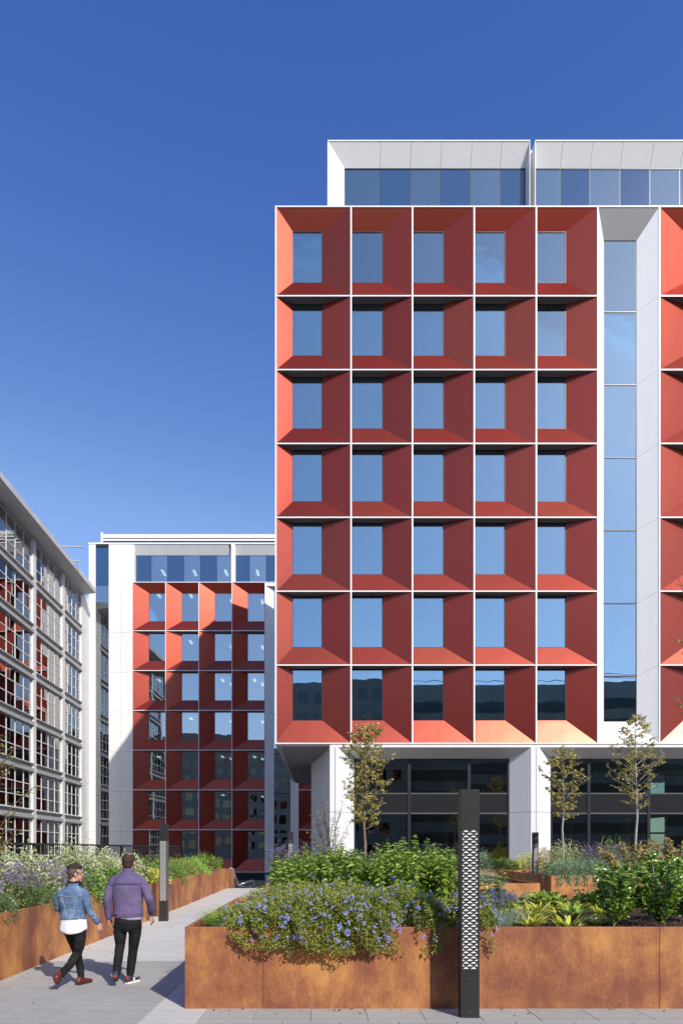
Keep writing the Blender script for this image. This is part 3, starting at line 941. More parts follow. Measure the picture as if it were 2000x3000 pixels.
# ------------------------------------------------------------------ the gridded building on the left (local: x out of the facade, y along it)
LROT = math.atan(0.0235)
lb_x = -21.2 + 0.0235 * 62.0
leftb = thing('gridded_office_building', (lb_x, 0, LOW), 'older white gridded office block with small panes and overhanging cornice on the left', 'building', rz=LROT)
LB = lambda mb, name, mat: mb.build(name, mat, leftb, local=True)
bays = [37.3, 43.25, 49.25, 55.1, 59.75]
ZT = 24.0 - LOW
SH = 3.33
nst = 9
lev = [ZT - SH * k for k in range(nst)]      # underside of each spandrel zone (top of glass)
for i, yq in enumerate(bays):
    mb = MB()
    for k in range(nst - 1):
        mb = MB().box(-0.05, 0.17, yq - 0.27, yq + 0.27, lev[k + 1] + 0.04, lev[k] + 0.0)
        LB(mb, 'pier', 'stone_white')
        LB(MB().box(0.0, 0.12, yq - 0.24, yq + 0.24, lev[k] + 0.0, lev[k] + 0.04), 'pier_joint', 'aluminium_grey')
for bi in range(len(bays) - 1):
    ya, yb = bays[bi] + 0.27, bays[bi + 1] - 0.27
    for k in range(nst - 1):
        zt, zb_ = lev[k], lev[k + 1] + 0.62
        # beam, recess and sill between the storeys
        LB(MB().hexa([(0.0, ya, lev[k + 1]), (0.22, ya + 0.0, lev[k + 1]), (0.22, yb, lev[k + 1]), (0.0, yb, lev[k + 1]), (0.0, ya, lev[k + 1] + 0.24), (0.22, ya, lev[k + 1] + 0.24), (0.22, yb, lev[k + 1] + 0.24), (0.0, yb, lev[k + 1] + 0.24)]), 'spandrel_beam', 'aluminium_grey')
        LB(MB().box(-0.05, 0.06, ya, yb, lev[k + 1] + 0.24, zb_ - 0.07), 'spandrel_panel', 'aluminium_grey')
        LB(MB().box(-0.05, 0.24, ya, yb, zb_ - 0.06, zb_), 'window_sill', 'cornice_grey')
        npn = 4
        ps = [ya + (yb - ya) * q / npn for q in range(npn + 1)]
        hs = [zb_ + (zt - zb_) * q / 3 for q in range(4)]
        fo = MB()
        for q in range(npn + 1):
            c = min(max(ps[q], ya + 0.06), yb - 0.06)
            fo.box(-0.04, 0.045, c - 0.032, c + 0.032, zb_, zt)
        for q in range(4):
            c = min(max(hs[q], zb_ + 0.04), zt - 0.04)
            for pa, pb in zip(ps, ps[1:]):
                fo.box(-0.03, 0.04, max(pa, ya + 0.06) + 0.032, min(pb, yb - 0.06) - 0.032, c - 0.028, c + 0.028)
        fo = LB(fo, 'window_frame', 'stone_white')
        for pa, pb in zip(ps, ps[1:]):
            for ha, hb in zip(hs, hs[1:]):
                key = ('lp', round(pb - pa, 3), round(hb - ha, 3))
                if key not in CACHE:
                    CACHE[key] = MB().box(0, 0.012, 0.03, pb - pa - 0.03, 0.03, hb - ha - 0.03).mesh('window_pane', 'glass_left')
                o = link('window_pane', CACHE[key], fo, True)
                o.location = (0.0, pa, ha)
for k in range(nst):
    LB(MB().box(-9, -0.06, bays[0], bays[-1] + 0.3, lev[k] + 0.05, lev[k] + 0.5), 'floor_slab', 'interior_slab')
LB(MB().box(-7, -6.8, bays[0], bays[-1], 0, ZT), 'core_wall', 'interior_wall')
LB(MB().box(-0.4, -0.08, bays[-1] + 0.3, 62.0, 0, ZT), 'end_core', 'dark_frame')
for q, (ya, yb) in enumerate(((bays[-1] + 0.31, bays[-1] + 0.95), (bays[-1] + 0.96, bays[-1] + 1.6), (bays[-1] + 1.61, 62.0))):
    for k in range(nst - 1):
        LB(MB().box(-0.08, 0.05 + 0.10 * (q == 0), ya, yb - 0.012, lev[k + 1] + 0.45, lev[k] + 0.435), 'end_panel', 'stone_white')
# cornice and roof
cz = ZT + 0.26
LB(MB().box(-9, 0.10, bays[0], bays[-1] + 0.4, ZT + 0.04, cz), 'wall_head', 'aluminium_grey')
for q in range(9):
    ya = 37.3 + 2.55 * q
    yb = min(ya + 2.55, bays[-1] + 0.6)
    if ya >= bays[-1] + 0.4: break
    LB(MB().hexa([(0.10, ya, cz), (1.15, ya, cz + 0.14), (1.15, yb - 0.012, cz + 0.14), (0.10, yb - 0.012, cz), (-0.3, ya, cz + 0.70), (1.15, ya, cz + 0.54), (1.15, yb - 0.012, cz + 0.54), (-0.3, yb - 0.012, cz + 0.70)]), 'cornice_panel', 'cornice_grey')
LB(MB().box(-9, -0.3, bays[0], bays[-1] + 0.3, cz, cz + 0.6), 'roof', 'roof_grey')
# roof-edge maintenance gear
y0 = 53.2
mb = MB()
mb.tube([(0.6, y0 - 1.6, cz + 1.2), (0.4, y0 + 0.6, cz + 1.05)], 0.09, 8)
mb.tube([(0.4, y0 + 0.6, cz + 0.5), (0.4, y0 + 0.6, cz + 1.45)], 0.07, 8)
mb.tube([(0.3, y0 + 0.6, cz + 1.4), (2.1, y0 + 0.9, cz + 1.5)], 0.07, 8)
mb.box(0.2, 0.6, y0 + 0.3, y0 + 1.0, cz + 0.55, cz + 0.85)
mb.build('roof_davit', 'aluminium_grey', leftb, local=True)
mb = MB()
mb.tube([(0.3, y0 + 2.4, cz + 0.5), (0.3, y0 + 2.4, cz + 1.1)], 0.06, 8)
mb.tube([(0.3, y0 + 2.4, cz + 1.05), (1.4, y0 + 2.6, cz + 1.1)], 0.06, 8)
mb.box(0.1, 0.5, y0 + 2.1, y0 + 2.6, cz + 0.75, cz + 1.0)
mb.build('roof_davit', 'aluminium_grey', leftb, local=True)

# ------------------------------------------------------------------ block behind the camera, seen mirrored in the glazing
oppb = thing('opposite_office_building', (5, -40, LOW), 'brown banded office block mirrored in the lowest row of windows', 'building')
OZ = 29.6
mb = MB()
mb.box(-70, 14, -62, -40, LOW, OZ - 0.9)
mb.box(14, 130, -62, -43, LOW, OZ + 0.5)
mb.build('wall', 'facade_far', oppb)
for k in range(8):
    z = 1.4 + 3.45 * k
    for q in range(24):
        xa = -43 + 2.4 * q
        if xa > 11: break
        box('window', 'glass_far', oppb, xa, xa + 1.5, -40.02, -39.97, z, z + 1.7)
    box('window_band', 'spandrel_black', oppb, 15, 128, -43.02, -42.96, z, z + 1.8)
box('roof_rail', 'railing_black', oppb, 16, 128, -44, -43.95, OZ + 1.3, OZ + 1.38)

# ================================================================== planters
PH = 0.921


def planter(name, label, x0, x1, y0, y1, xs, ys, h=PH, soil=0.84, skip=()):
    t = thing(name, (x0, y0, 0), label, 'planter', 'weathering steel planters')
    th = 0.045
    e = 0.002
    for xa, xb in zip(xs, xs[1:]):
        if 'front' not in skip:
            bevel(box('steel_plate', 'corten', t, xa + e, xb - e, y0, y0 + th, -0.02, h), 0.004)
        bevel(box('steel_plate', 'corten', t, xa + e, xb - e, y1 - th, y1, -0.02, h), 0.004)
    for ya, yb in zip(ys, ys[1:]):
        a = ya + (th if ya == ys[0] else e)
        b_ = yb - (th if yb == ys[-1] else e)
        bevel(box('steel_plate', 'corten', t, x0, x0 + th, a + 0.001, b_ - 0.001, -0.02, h), 0.004)
        bevel(box('steel_plate', 'corten', t, x1 - th, x1, a + 0.001, b_ - 0.001, -0.02, h), 0.004)
    # uneven mulch
    nx, ny = max(6, int((x1 - x0) / 0.12)), max(6, int((y1 - y0) / 0.12))
    mb = MB()
    xa, xb, ya, yb = x0 + th, x1 - th, y0 + th, y1 - th
    for j in range(ny + 1):
        for i in range(nx + 1):
            z = soil + 0.02 * math.sin(i * 1.3 + j * 0.7) + random.uniform(-0.015, 0.015)
            mb.v.append((xa + (xb - xa) * i / nx, ya + (yb - ya) * j / ny, z))
    for j in range(ny):
        for i in range(nx):
            a = j * (nx + 1) + i
            mb.f.append((a, a + 1, a + nx + 2, a + nx + 1)); mb.mi.append(0)
    mb.build('soil', 'mulch', t, smooth=True)
    return t


def span(a, b, step):
    n = max(1, round((b - a) / step))
    return [a + (b - a) * i / n for i in range(n + 1)]


P1 = planter('steel_planter', 'long rusty steel planter in front, full of blue flowers and mulch', -1.557, 6.6, 7.71, 12.5, [-1.557, -0.67, 3.80, 6.6], span(7.71, 12.5, 1.5))
P2 = planter('steel_planter', 'long rusty steel planter along the left edge of the walk', -5.75, -4.40, 4.6, 31.3, [-5.75, -4.40], span(4.6, 31.3, 1.5))
P3 = planter('steel_planter', 'rusty steel planter holding the small tree before the white pier', -1.45, 5.6, 17.6, 24.2, span(-1.45, 5.6, 1.5), span(17.6, 24.2, 1.5))
P4 = planter('steel_planter', 'rusty steel planter with trailing rosemary and two young trees', 7.55, 16.5, 22.6, 28.5, [7.55, 9.65, 11.9, 14.2, 16.5], span(22.6, 25.5, 1.5) + [28.5])
P5 = planter('steel_planter', 'dull steel planter behind the wooden benches near the pier', 6.4, 12.0, 29.6, 31.8, span(6.4, 12.0, 1.5), [29.6, 31.8])
# bark chips on the open mulch
ch = MB()
for _ in range(5200):
    x, y = random.uniform(1.9, 4.9), 7.8 + 4.0 * random.random() ** 1.4
    a = random.uniform(0, 6.28); l = random.uniform(0.008, 0.03); w = random.uniform(0.004, 0.010)
    z = 0.855 + random.uniform(0, 0.03)
    tx, ty, tl = math.cos(a), math.sin(a), random.uniform(-0.5, 0.5)
    p = Vector((x, y, z)); d = Vector((tx, ty, tl)).normalized() * l; s = Vector((-ty, tx, random.uniform(-.3, .3))) * w
    u = Vector((0, 0, 0.004))
    ch.hexa([p - d - s, p + d - s, p + d + s, p - d + s, p - d - s + u, p + d - s + u, p + d + s + u, p - d + s + u])
o = ch.build('bark_chips', 'bark_chips', P1)
o['kind'] = 'stuff'

# ================================================================== lamp posts
def lamp_meshes():
    w, H = 0.195, 2.44
    z0, z1 = 0.52, 2.01
    h = w / 2
    t = 0.004
    mb = MB()
    faces = []
    R4 = [Matrix.Rotation(math.pi / 2 * k, 3, 'Z') for k in range(4)]

    def prism(poly, rot):
        """a flat plate of the front face: (x, z) polygon, t thick"""
        n = len(poly)
        base = len(mb.v)
        for dy in (-h, -h + t):
            for (x, z) in poly:
                mb.v.append(tuple(rot @ Vector((x, dy, z))))
        mb.f.append(tuple(base + i for i in range(n))); mb.mi.append(0)
        mb.f.append(tuple(base + n + i for i in reversed(range(n)))); mb.mi.append(0)
        for i in range(n):
            j = (i + 1) % n
            mb.f.append((base + j, base + i, base + n + i, base + n + j)); mb.mi.append(0)
    nrow = 53
    rh = (z1 - z0) / nrow
    m = 0.082                           # half width of the pierced field
    bar = 0.0032
    for rot in R4:
        prism([(-h, z0), (-m, z0), (-m, z1), (-h, z1)], rot)
        prism([(m, z0), (h - t, z0), (h - t, z1), (m, z1)], rot)
        for k in range(nrow):
            za = z0 + k * rh
            zb = za + rh
            prism([(-m, za), (m, za), (m, za + bar), (-m, za + bar)], rot)
            cs = (-m, 0.0, m) if (nrow - 1 - k) % 2 == 0 else (-m / 1.0 + 0 * m, 0.0, m)
            wid = m
            if (nrow - 1 - k) % 2 == 0:        # two whole triangles: dark points between them
                prism([(-m, za + bar), (-m + 0.004, za + bar), (-m / 2, zb), (-m, zb)], rot)
                prism([(0, za + bar), (m / 2, zb), (-m / 2, zb)], rot)
                prism([(m - 0.004, za + bar), (m, za + bar), (m, zb), (m / 2, zb)], rot)
            else:
                prism([(-m / 2, za + bar), (0, zb), (-m, zb)], rot)
                prism([(m / 2, za + bar), (m, zb), (0, zb)], rot)
    mb.box(-h, h, -h, h, -0.01, z0)
    mb.box(-h, h, -h, h, z1, H)
    core = MB().box(-h + 0.006, h - 0.006, -h + 0.006, h - 0.006, z0 + 0.002, z1 - 0.002)
    screw = MB()
    for (x, z) in ((0.0, 0.06), (0.0, 0.42)):
        screw.box(x - 0.004, x + 0.004, -h - 0.003, -h, z - 0.004, z + 0.004)
    return mb.mesh('post', 'lamp_black'), core.mesh('diffuser', 'lamp_diffuser'), screw.mesh('screw', 'steel')


LM = lamp_meshes()
for (x, y, rz, lab) in ((1.575, 7.38, -2.0, 'tall black bollard lamp with pierced triangles before the front planter'),
                        (-3.98, 17.15, 0.0, 'black bollard lamp beside the left planter, past the two walkers'),
                        (-1.18, 25.4, 0.0, 'small black bollard lamp behind the leafy mound, near the corner pier'),
                        (8.05, 25.9, 0.0, 'distant black bollard lamp in front of the second white pier')):
    t = thing('bollard_lamp', (x, y, 0), lab, 'lamp post', 'pierced bollard lamps', R(rz))
    for nm, me in zip(('post', 'diffuser', 'screw'), LM):
        link(nm, me, t, True)
sb = bevel(box('service_box', 'aluminium_grey', None, -4.30, -4.10, 17.0, 17.25, 0.0, 0.11), 0.01)
tag(sb, 'small grey service box on the paving by the walk lamp', 'box')

# ================================================================== railing behind the left planter
rl = thing('metal_railing', (-5.92, 12, 0), 'black metal railing behind the left planter', 'railing')
rx = -5.92
zt = 1.93
yA, yB = 8.0, 28.2
MB().box(rx - 0.03, rx + 0.03, yA, yB, zt - 0.045, zt).build('top_rail', 'railing_black', rl)
MB().box(rx - 0.02, rx + 0.02, yA, yB, 0.90, 0.94).build('bottom_rail', 'railing_black', rl)
yq = yA
while yq <= yB + 0.01:
    box('post', 'railing_black', rl, rx - 0.035, rx + 0.035, yq - 0.035, yq + 0.035, 0.0, zt - 0.045)
    yq += 2.02
bal = MB()
yq = yA + 0.12
while yq < yB:
    bal.box(rx - 0.006, rx + 0.006, yq - 0.006, yq + 0.006, 0.94, zt - 0.045)
    yq += 0.11
bal.build('balusters', 'railing_black', rl)['kind'] = 'stuff'
box('upstand', 'corten', rl, rx - 0.06, rx + 0.06, yA, yB, -0.5, 0.90)

# stair handrail at the end of the walk
hr = thing('stair_handrail', (-4.35, 31.7, 0), 'bright steel handrail at the head of the steps beyond the walk', 'handrail')
MB().tube([(-4.30, 31.5, 0.93), (-4.18, 31.6, 0.93), (-3.92, 31.9, 0.12), (-3.62, 32.2, 0.02)], 0.028, 8).build('rail', 'steel', hr, smooth=True)
MB().tube([(-3.95, 31.9, 0.12), (-3.30, 32.6, 0.34), (-3.22, 32.7, -0.3)], 0.028, 8).build('rail', 'steel', hr, smooth=True)
for (x, y, z) in ((-4.15, 31.62, 0.85), (-4.05, 31.75, 0.52), (-3.93, 31.88, 0.18)):
    MB().tube([(x, y, z), (x - 0.15, y, z - 0.03)], 0.016, 6).build('bracket', 'steel', hr)
wall = box('stair_wall', 'corten', None, -4.55, -4.32, 31.34, 33.5, LOW, 0.86)
tag(wall, 'rusty steel wall carrying the handrail beyond the left planter', 'wall')
for k in range(6):
    o = box('step', 'paving_light', None, -4.3, -1.6, 31.62 + 0.34 * k, 31.96 + 0.34 * k, LOW, -0.17 * (k + 1))
    tag(o, kind='structure')

# ================================================================== benches
def bench(lab, x0, x1, y0, y1, z, back=None):
    t = thing('timber_bench', (x0, y0, 0), lab, 'bench', 'timber benches by the rear planters')
    n = 5
    d = (y1 - y0) / n
    for k in range(n):
        bevel(box('slat', 'wood_slat', t, x0, x1, y0 + d * k + 0.008, y0 + d * (k + 1) - 0.008, z - 0.11, z), 0.006)
    for xq in (x0 + 0.12, x1 - 0.2):
        box('leg', 'dark_frame', t, xq, xq + 0.1, y0 + 0.05, y1 - 0.05, 0, z - 0.11)
    if back:
        bevel(box('back_slat', 'wood_slat', t, x0, x1 - 0.1, y1 + 0.02, y1 + 0.10, back - 0.12, back), 0.006)
        for xq in (x0 + 0.15, x1 - 0.35):
            box('back_support', 'dark_frame', t, xq, xq + 0.06, y1 + 0.1, y1 + 0.14, 0.1, back)


bench('timber bench with a back slat, closest to the black lamp', 5.3, 6.95, 26.3, 26.8, 0.50, 0.88)
bench('low timber bench in the corner of the dull steel planter', 6.75, 8.0, 28.4, 29.0, 0.50)

# ================================================================== plants
def to_mesh(name, V, F, mat, quads=True):
    """numpy vertices (n,3) and faces (m,k)"""
    me = bpy.data.meshes.new(name)
    nv, (nf, k) = len(V), F.shape
    me.vertices.add(nv)
    me.vertices.foreach_set('co', np.ascontiguousarray(V, dtype=np.float32).ravel())
    me.loops.add(nf * k)
    me.loops.foreach_set('vertex_index', np.ascontiguousarray(F, dtype=np.int32).ravel())
    me.polygons.add(nf)
    me.polygons.foreach_set('loop_start', np.arange(0, nf * k, k, dtype=np.int32))
    me.polygons.foreach_set('loop_total', np.full(nf, k, dtype=np.int32))
    me.materials.append(MATS[mat])
    me.update(calc_edges=True)
    me.validate()
    return me


def unit(v):
    return v / np.maximum(np.linalg.norm(v, axis=1, keepdims=True), 1e-9)


def leaves(P, D, L, W, fold=0.25, droop=0.2, up=None):
    """one folded six-point leaf blade at every P pointing along D; returns V, F"""
    n = len(P)
    D = unit(D)
    L = np.broadcast_to(np.asarray(L, float).reshape(-1, 1), (n, 1))
    W = np.broadcast_to(np.asarray(W, float).reshape(-1, 1), (n, 1))
    U = np.tile(np.array([[0.22, -0.40, 0.80]]), (n, 1)) if up is None else up    # blades turn towards the light
    U = U + RNG.normal(0, 0.45, (n, 3))
    S = unit(np.cross(D, U))
    N = np.cross(S, D)
    dz = np.array([[0, 0, -1.0]])
    base = P
    mid1 = P + D * L * 0.38 + dz * L * droop * 0.12
    mid2 = P + D * L * 0.72 + dz * L * droop * 0.5
    tip = P + D * L + dz * L * droop
    up1 = N * W * fold
    r1, l1 = mid1 + S * W * 0.5 + up1, mid1 - S * W * 0.5 + up1
    r2, l2 = mid2 + S * W * 0.36 + up1 * 0.7, mid2 - S * W * 0.36 + up1 * 0.7
    V = np.stack([base, r1, r2, tip, l2, l1], 1).reshape(-1, 3)
    i = np.arange(n)[:, None] * 6
    F = np.concatenate([i + np.array([[0, 1, 2, 3]]), i + np.array([[0, 3, 4, 5]])], 0)
    return V, F


def cat(parts):
    Vs, Fs, o = [], [], 0
    for V, F in parts:
        Vs.append(V); Fs.append(F + o); o += len(V)
    return np.concatenate(Vs), np.concatenate(Fs)


def ribbon(P0, D0, L, W, seg=5, bend=1.0):
    """n arching strap blades; P0, D0 (n,3); returns V, F"""
    n = len(P0)
    D0 = unit(D0)
    L = np.broadcast_to(np.asarray(L, float).reshape(-1, 1), (n, 1)); W = np.broadcast_to(np.asarray(W, float).reshape(-1, 1), (n, 1))
    S = unit(np.cross(D0, np.array([[0, 0, 1.0]]) + RNG.normal(0, 0.1, (n, 3))))
    rows = []
    p = P0.copy(); d = D0.copy()
    for k in range(seg + 1):
        f = k / seg
        w = W * (0.55 + 1.5 * f - 2.0 * f * f) * 0.9 if k < seg else W * 0.02
        rows += [p - S * w * 0.5, p + S * w * 0.5]
        d = unit(d + np.array([[0, 0, -1.0]]) * bend / seg * (0.3 + f))
        p = p + d * L / seg
    V = np.stack(rows, 1).reshape(-1, 3)
    m = 2 * (seg + 1)
    i = np.arange(n)[:, None] * m
    F = np.concatenate([i + np.array([[2 * k, 2 * k + 1, 2 * k + 3, 2 * k + 2]]) for k in range(seg)], 0)
    return V, F


def twigs(mb_pts, r=0.004, n=4):
    """thin stems from a list of polylines"""
    mb = MB()
    for pts in mb_pts:
        k = len(pts)
        mb.tube(pts, [max(r * (1 - 0.6 * i / k), 0.0012) for i in range(k)], n, cap=False)
    return mb


def mound_pts(c, rx, ry, h, n, low=-0.15, lump=0.16, shell=0.16, reject=None):
    """points through the outer part of a lumpy dome, with outward directions"""
    out_p, out_d = [], []
    ph = RNG.uniform(0, 6.28, 8)
    got = 0
    while got < n:
        m = n * 2
        a = RNG.uniform(0, 2 * np.pi, m)
        z = RNG.uniform(low, 1, m)
        q = np.sqrt(np.maximum(0, 1 - np.clip(z, 0, 1) ** 2))
        d = np.stack([q * np.cos(a), q * np.sin(a), z], 1)
        b = 1 + lump * (np.sin(3 * a + ph[0]) * np.sin(4 * z + ph[1]) + 0.6 * np.sin(7 * a + ph[2]) * np.sin(6 * z + ph[3]) + 0.5 * np.sin(11 * a + 5 * z + ph[4]))
        r = b * (1 - np.abs(RNG.normal(0, shell, m)))
        p = np.array(c) + d * r[:, None] * np.array([rx, ry, h])
        if reject is not None:
            k = ~reject(p)
            p, d = p[k], d[k]
        out_p.append(p); out_d.append(d); got += len(p)
    return np.concatenate(out_p)[:n], np.concatenate(out_d)[:n]


def in_planter(p):
    return (p[:, 2] < 0.9) & (p[:, 1] > 7.66) & (p[:, 0] > -1.6)


def flower_heads(C, Ns, r, spread_, petals, size):
    """little clusters of five-petal flowers around every centre C"""
    n = len(C)
    Cc = np.repeat(C, Ns, 0) + RNG.normal(0, spread_, (n * Ns, 3))
    nrm = unit(np.repeat(r, Ns, 0) + RNG.normal(0, 0.35, (n * Ns, 3)))
    t = unit(np.cross(nrm, RNG.normal(0, 1, nrm.shape)))
    b = np.cross(nrm, t)
    parts = []
    for k in range(petals):
        a = 2 * np.pi * k / petals
        d = t * np.cos(a) + b * np.sin(a) + nrm * 0.25
        parts.append(leaves(Cc, d, size * RNG.uniform(0.8, 1.2, len(Cc)), size * 0.9, 0.0, 0.0, nrm))
    return cat(parts)


def plant(name, loc, label, cat_, group):
    return thing(name, loc, label, cat_, group)


def add(t, name, VF, mat, kind=None):
    o = link(name, to_mesh(name, VF[0], VF[1], mat), t)
    o['kind'] = 'stuff'
    return o


def mound_stems(c, pts, k=40):
    ls = []
    c = np.array(c)
    for i in RNG.choice(len(pts), min(k, len(pts)), replace=False):
        p = pts[i]
        m = c + (p - c) * 0.5 + np.array([0, 0, 0.06]) + RNG.normal(0, 0.02, 3)
        b = c + (p - c) * 0.08
        ls.append([Vector(b), Vector(m), Vector(p)])
    return ls


def plumbago(x, y, rx, ry, h, n, nf, lab):
    nf = int(nf * 1.35)
    t = plant('plumbago_shrub', (x, y, 0.85), lab, 'shrub', 'blue flowering plumbago shrubs')
    n = int(n * 1.25)
    p, d = mound_pts((x, y, 0.84), rx, ry, h, n, low=-0.48, reject=in_planter)
    D_ = d * 0.6 + RNG.normal(0, 0.55, p.shape) + np.array([[0, -0.1, 0.25]])
    V = leaves(p, D_, RNG.uniform(0.020, 0.042, n), RNG.uniform(0.011, 0.020, n), 0.2, 0.15)
    add(t, 'foliage', V, 'leaf_plumbago')
    twigs(mound_stems((x, y, 0.86), p), 0.003, 3).build('stems', 'stem_brown', t)['kind'] = 'stuff'
    C, dd = mound_pts((x, y, 0.86), rx * 1.06, ry * 1.06, h * 1.05, nf, low=-0.35, shell=0.04, reject=in_planter)
    if nf: add(t, 'flowers', flower_heads(C, 6, dd + np.array([[0.2, -0.5, 0.3]]), 0.012, 5, 0.0108), 'petal_blue')


PL = [(-0.92, 8.55, 0.36, 0.50, 0.26, 5500, 26, 'sparse green plumbago clump with few blue flowers, next to the grass tuft'),
      (-0.62, 7.97, 0.50, 0.40, 0.30, 8500, 60, 'plumbago clump spilling over the planter edge, leftmost of the overhanging ones'),
      (0.00, 7.98, 0.55, 0.48, 0.42, 11000, 115, 'densest blue plumbago clump hanging low over the planter front'),
      (0.50, 8.00, 0.48, 0.46, 0.44, 10000, 120, 'blue plumbago clump overhanging the planter, just left of the dark gap'),
      (-0.55, 9.3, 0.55, 0.70, 0.36, 8000, 45, 'pale plumbago clump in the second row behind the grass'),
      (0.15, 9.2, 0.70, 0.65, 0.50, 10000, 80, 'raised plumbago clump in the middle of the blue bank'),
      (-0.45, 10.3, 0.70, 0.6, 0.44, 7000, 30, 'hindmost plumbago clump beside the walk'),
      (1.02, 9.0, 0.35, 0.5, 0.50, 5000, 26, 'shaded plumbago clump in the dark gap behind the lamp shadow'),
      (1.22, 8.0, 0.28, 0.38, 0.40, 4500, 30, 'narrow plumbago clump hanging left of the tall black lamp'),
      (1.72, 8.0, 0.32, 0.38, 0.40, 5500, 60, 'plumbago clump hanging right of the tall black lamp')]
for a in PL: plumbago(*a)


def tall_leafy(x, y, rx, ry, h, nst, lab, mat='leaf_tall_green', L=0.135, name='leafy_perennial', soil=0.84, lean=0.25):
    t = plant(name, (x, y, soil), lab, 'plant', 'tall green leafy plants')
    stems, P, Dd, Ls = [], [], [], []
    for k in range(nst):
        a, r = random.uniform(0, 6.28), math.sqrt(random.random())
        bx_, by_ = x + rx * 0.8 * r * math.cos(a), y + ry * 0.8 * r * math.sin(a)
        hh = h * random.uniform(0.72, 1.05) * (1 - 0.25 * r * r)
        tx, ty = bx_ + lean * rx * r * math.cos(a) + random.uniform(-.06, .06), by_ + lean * ry * r * math.sin(a) + random.uniform(-.06, .06)
        pts = [Vector((bx_ + (tx - bx_) * f ** 1.5, by_ + (ty - by_) * f ** 1.5, soil + hh * f)) for f in (0, .25, .5, .75, 1)]
        stems.append(pts)
        nn = int(hh / 0.042)
        for i in range(nn):
            f = 0.18 + 0.82 * i / nn
            s = f * 4; j = min(3, int(s)); p = pts[j].lerp(pts[j + 1], s - j)
            aa = i * 1.571 + k + random.uniform(-.3, .3)
            for side in (0, math.pi):
                if random.random() < 0.18: continue
                aa += random.uniform(-.35, .35)
                P.append(p + Vector((0, 0, random.uniform(-.02, .02))))
                up_ = 0.35 + 0.5 * max(0, f - 0.85) / 0.15
                Dd.append((math.cos(aa + side), math.sin(aa + side), up_ + random.uniform(-.2, .2)))
                Ls.append(L * random.uniform(0.7, 1.15) * (1.0 - 0.55 * max(0, f - 0.8) / 0.2))
    P, Dd, Ls = np.array([tuple(p) for p in P]), np.array(Dd), np.array(Ls)
    add(t, 'foliage', leaves(P, Dd, Ls, Ls * 0.38, 0.16, 0.5), mat)
    twigs(stems, 0.006, 4).build('stems', 'stem_green', t)['kind'] = 'stuff'
    return t


tall_leafy(-0.50, 11.5, 0.55, 0.7, 0.92, 34, 'leafy green plant at the walk end of the tall green bank')
tall_leafy(0.35, 11.1, 0.6, 0.7, 1.05, 46, 'leafy green plant in the middle of the tall bank, left of centre')
tall_leafy(1.2, 11.1, 0.6, 0.7, 1.08, 46, 'leafy green plant in the tall bank behind the dark gap')
tall_leafy(1.95, 11.1, 0.42, 0.6, 1.06, 36, 'leafy green plant in the tall bank behind the black lamp')
tall_leafy(0.0, 12.1, 0.85, 0.3, 1.14, 40, 'back row of leafy green stems with shoots against the white pier')
tall_leafy(1.5, 12.1, 0.85, 0.3, 1.20, 44, 'back row of leafy green stems with shoots against the dark glazing')
tall_leafy(2.55, 10.2, 0.18, 0.2, 0.75, 7, 'thin leafy stems just right of the tall black lamp', 'leaf_glossy')


def verbena(x, y, rx, ry, h, nst, lab, soil=0.84, dens=1.0, head=0.026):
    t = plant('purple_verbena', (x, y, soil), lab, 'plant', 'purple verbena clumps')
    stems, C, P, Dd = [], [], [], []
    for k in range(nst):
        a, r = random.uniform(0, 6.28), math.sqrt(random.random())
        b0 = Vector((x + rx * 0.6 * r * math.cos(a), y + ry * 0.6 * r * math.sin(a), soil))
        hh = h * random.uniform(0.55, 1.05)
        tp = b0 + Vector((0.45 * rx * r * math.cos(a) + random.uniform(-.05, .05), 0.45 * ry * r * math.sin(a) + random.uniform(-.05, .05), hh))
        md = b0.lerp(tp, 0.6) + Vector((random.uniform(-.03, .03), random.uniform(-.03, .03), 0.02))
        stems.append([b0, md, tp])
        C.append(tp)
        for q in range(2):
            e_ = md + Vector((random.uniform(-.12, .12), random.uniform(-.12, .12), hh * random.uniform(0.12, 0.36)))
            stems.append([md, md.lerp(e_, 0.5) + Vector((0, 0, 0.015)), e_])
            C.append(e_)
        for q in range(int(14 * dens)):
            f = random.random() ** 1.2
            P.append(tuple(b0.lerp(md, f) + Vector((random.uniform(-.03, .03), random.uniform(-.03, .03), 0))))
            aa = random.uniform(0, 6.28)
            Dd.append((math.cos(aa), math.sin(aa), random.uniform(0.1, 0.9)))
    C = np.array([tuple(c) for c in C])
    add(t, 'flowers', flower_heads(C, 7, np.tile([[0, 0, 1.0]], (len(C), 1)), head * 0.55, 5, 0.012), 'petal_purple')
    P, Dd = np.array(P), np.array(Dd)
    add(t, 'foliage', leaves(P, Dd, RNG.uniform(0.04, 0.085, len(P)), RNG.uniform(0.006, 0.014, len(P)), 0.2, 0.4), 'leaf_verbena')
    twigs(stems, 0.0035, 3).build('stems', 'stem_green', t)['kind'] = 'stuff'


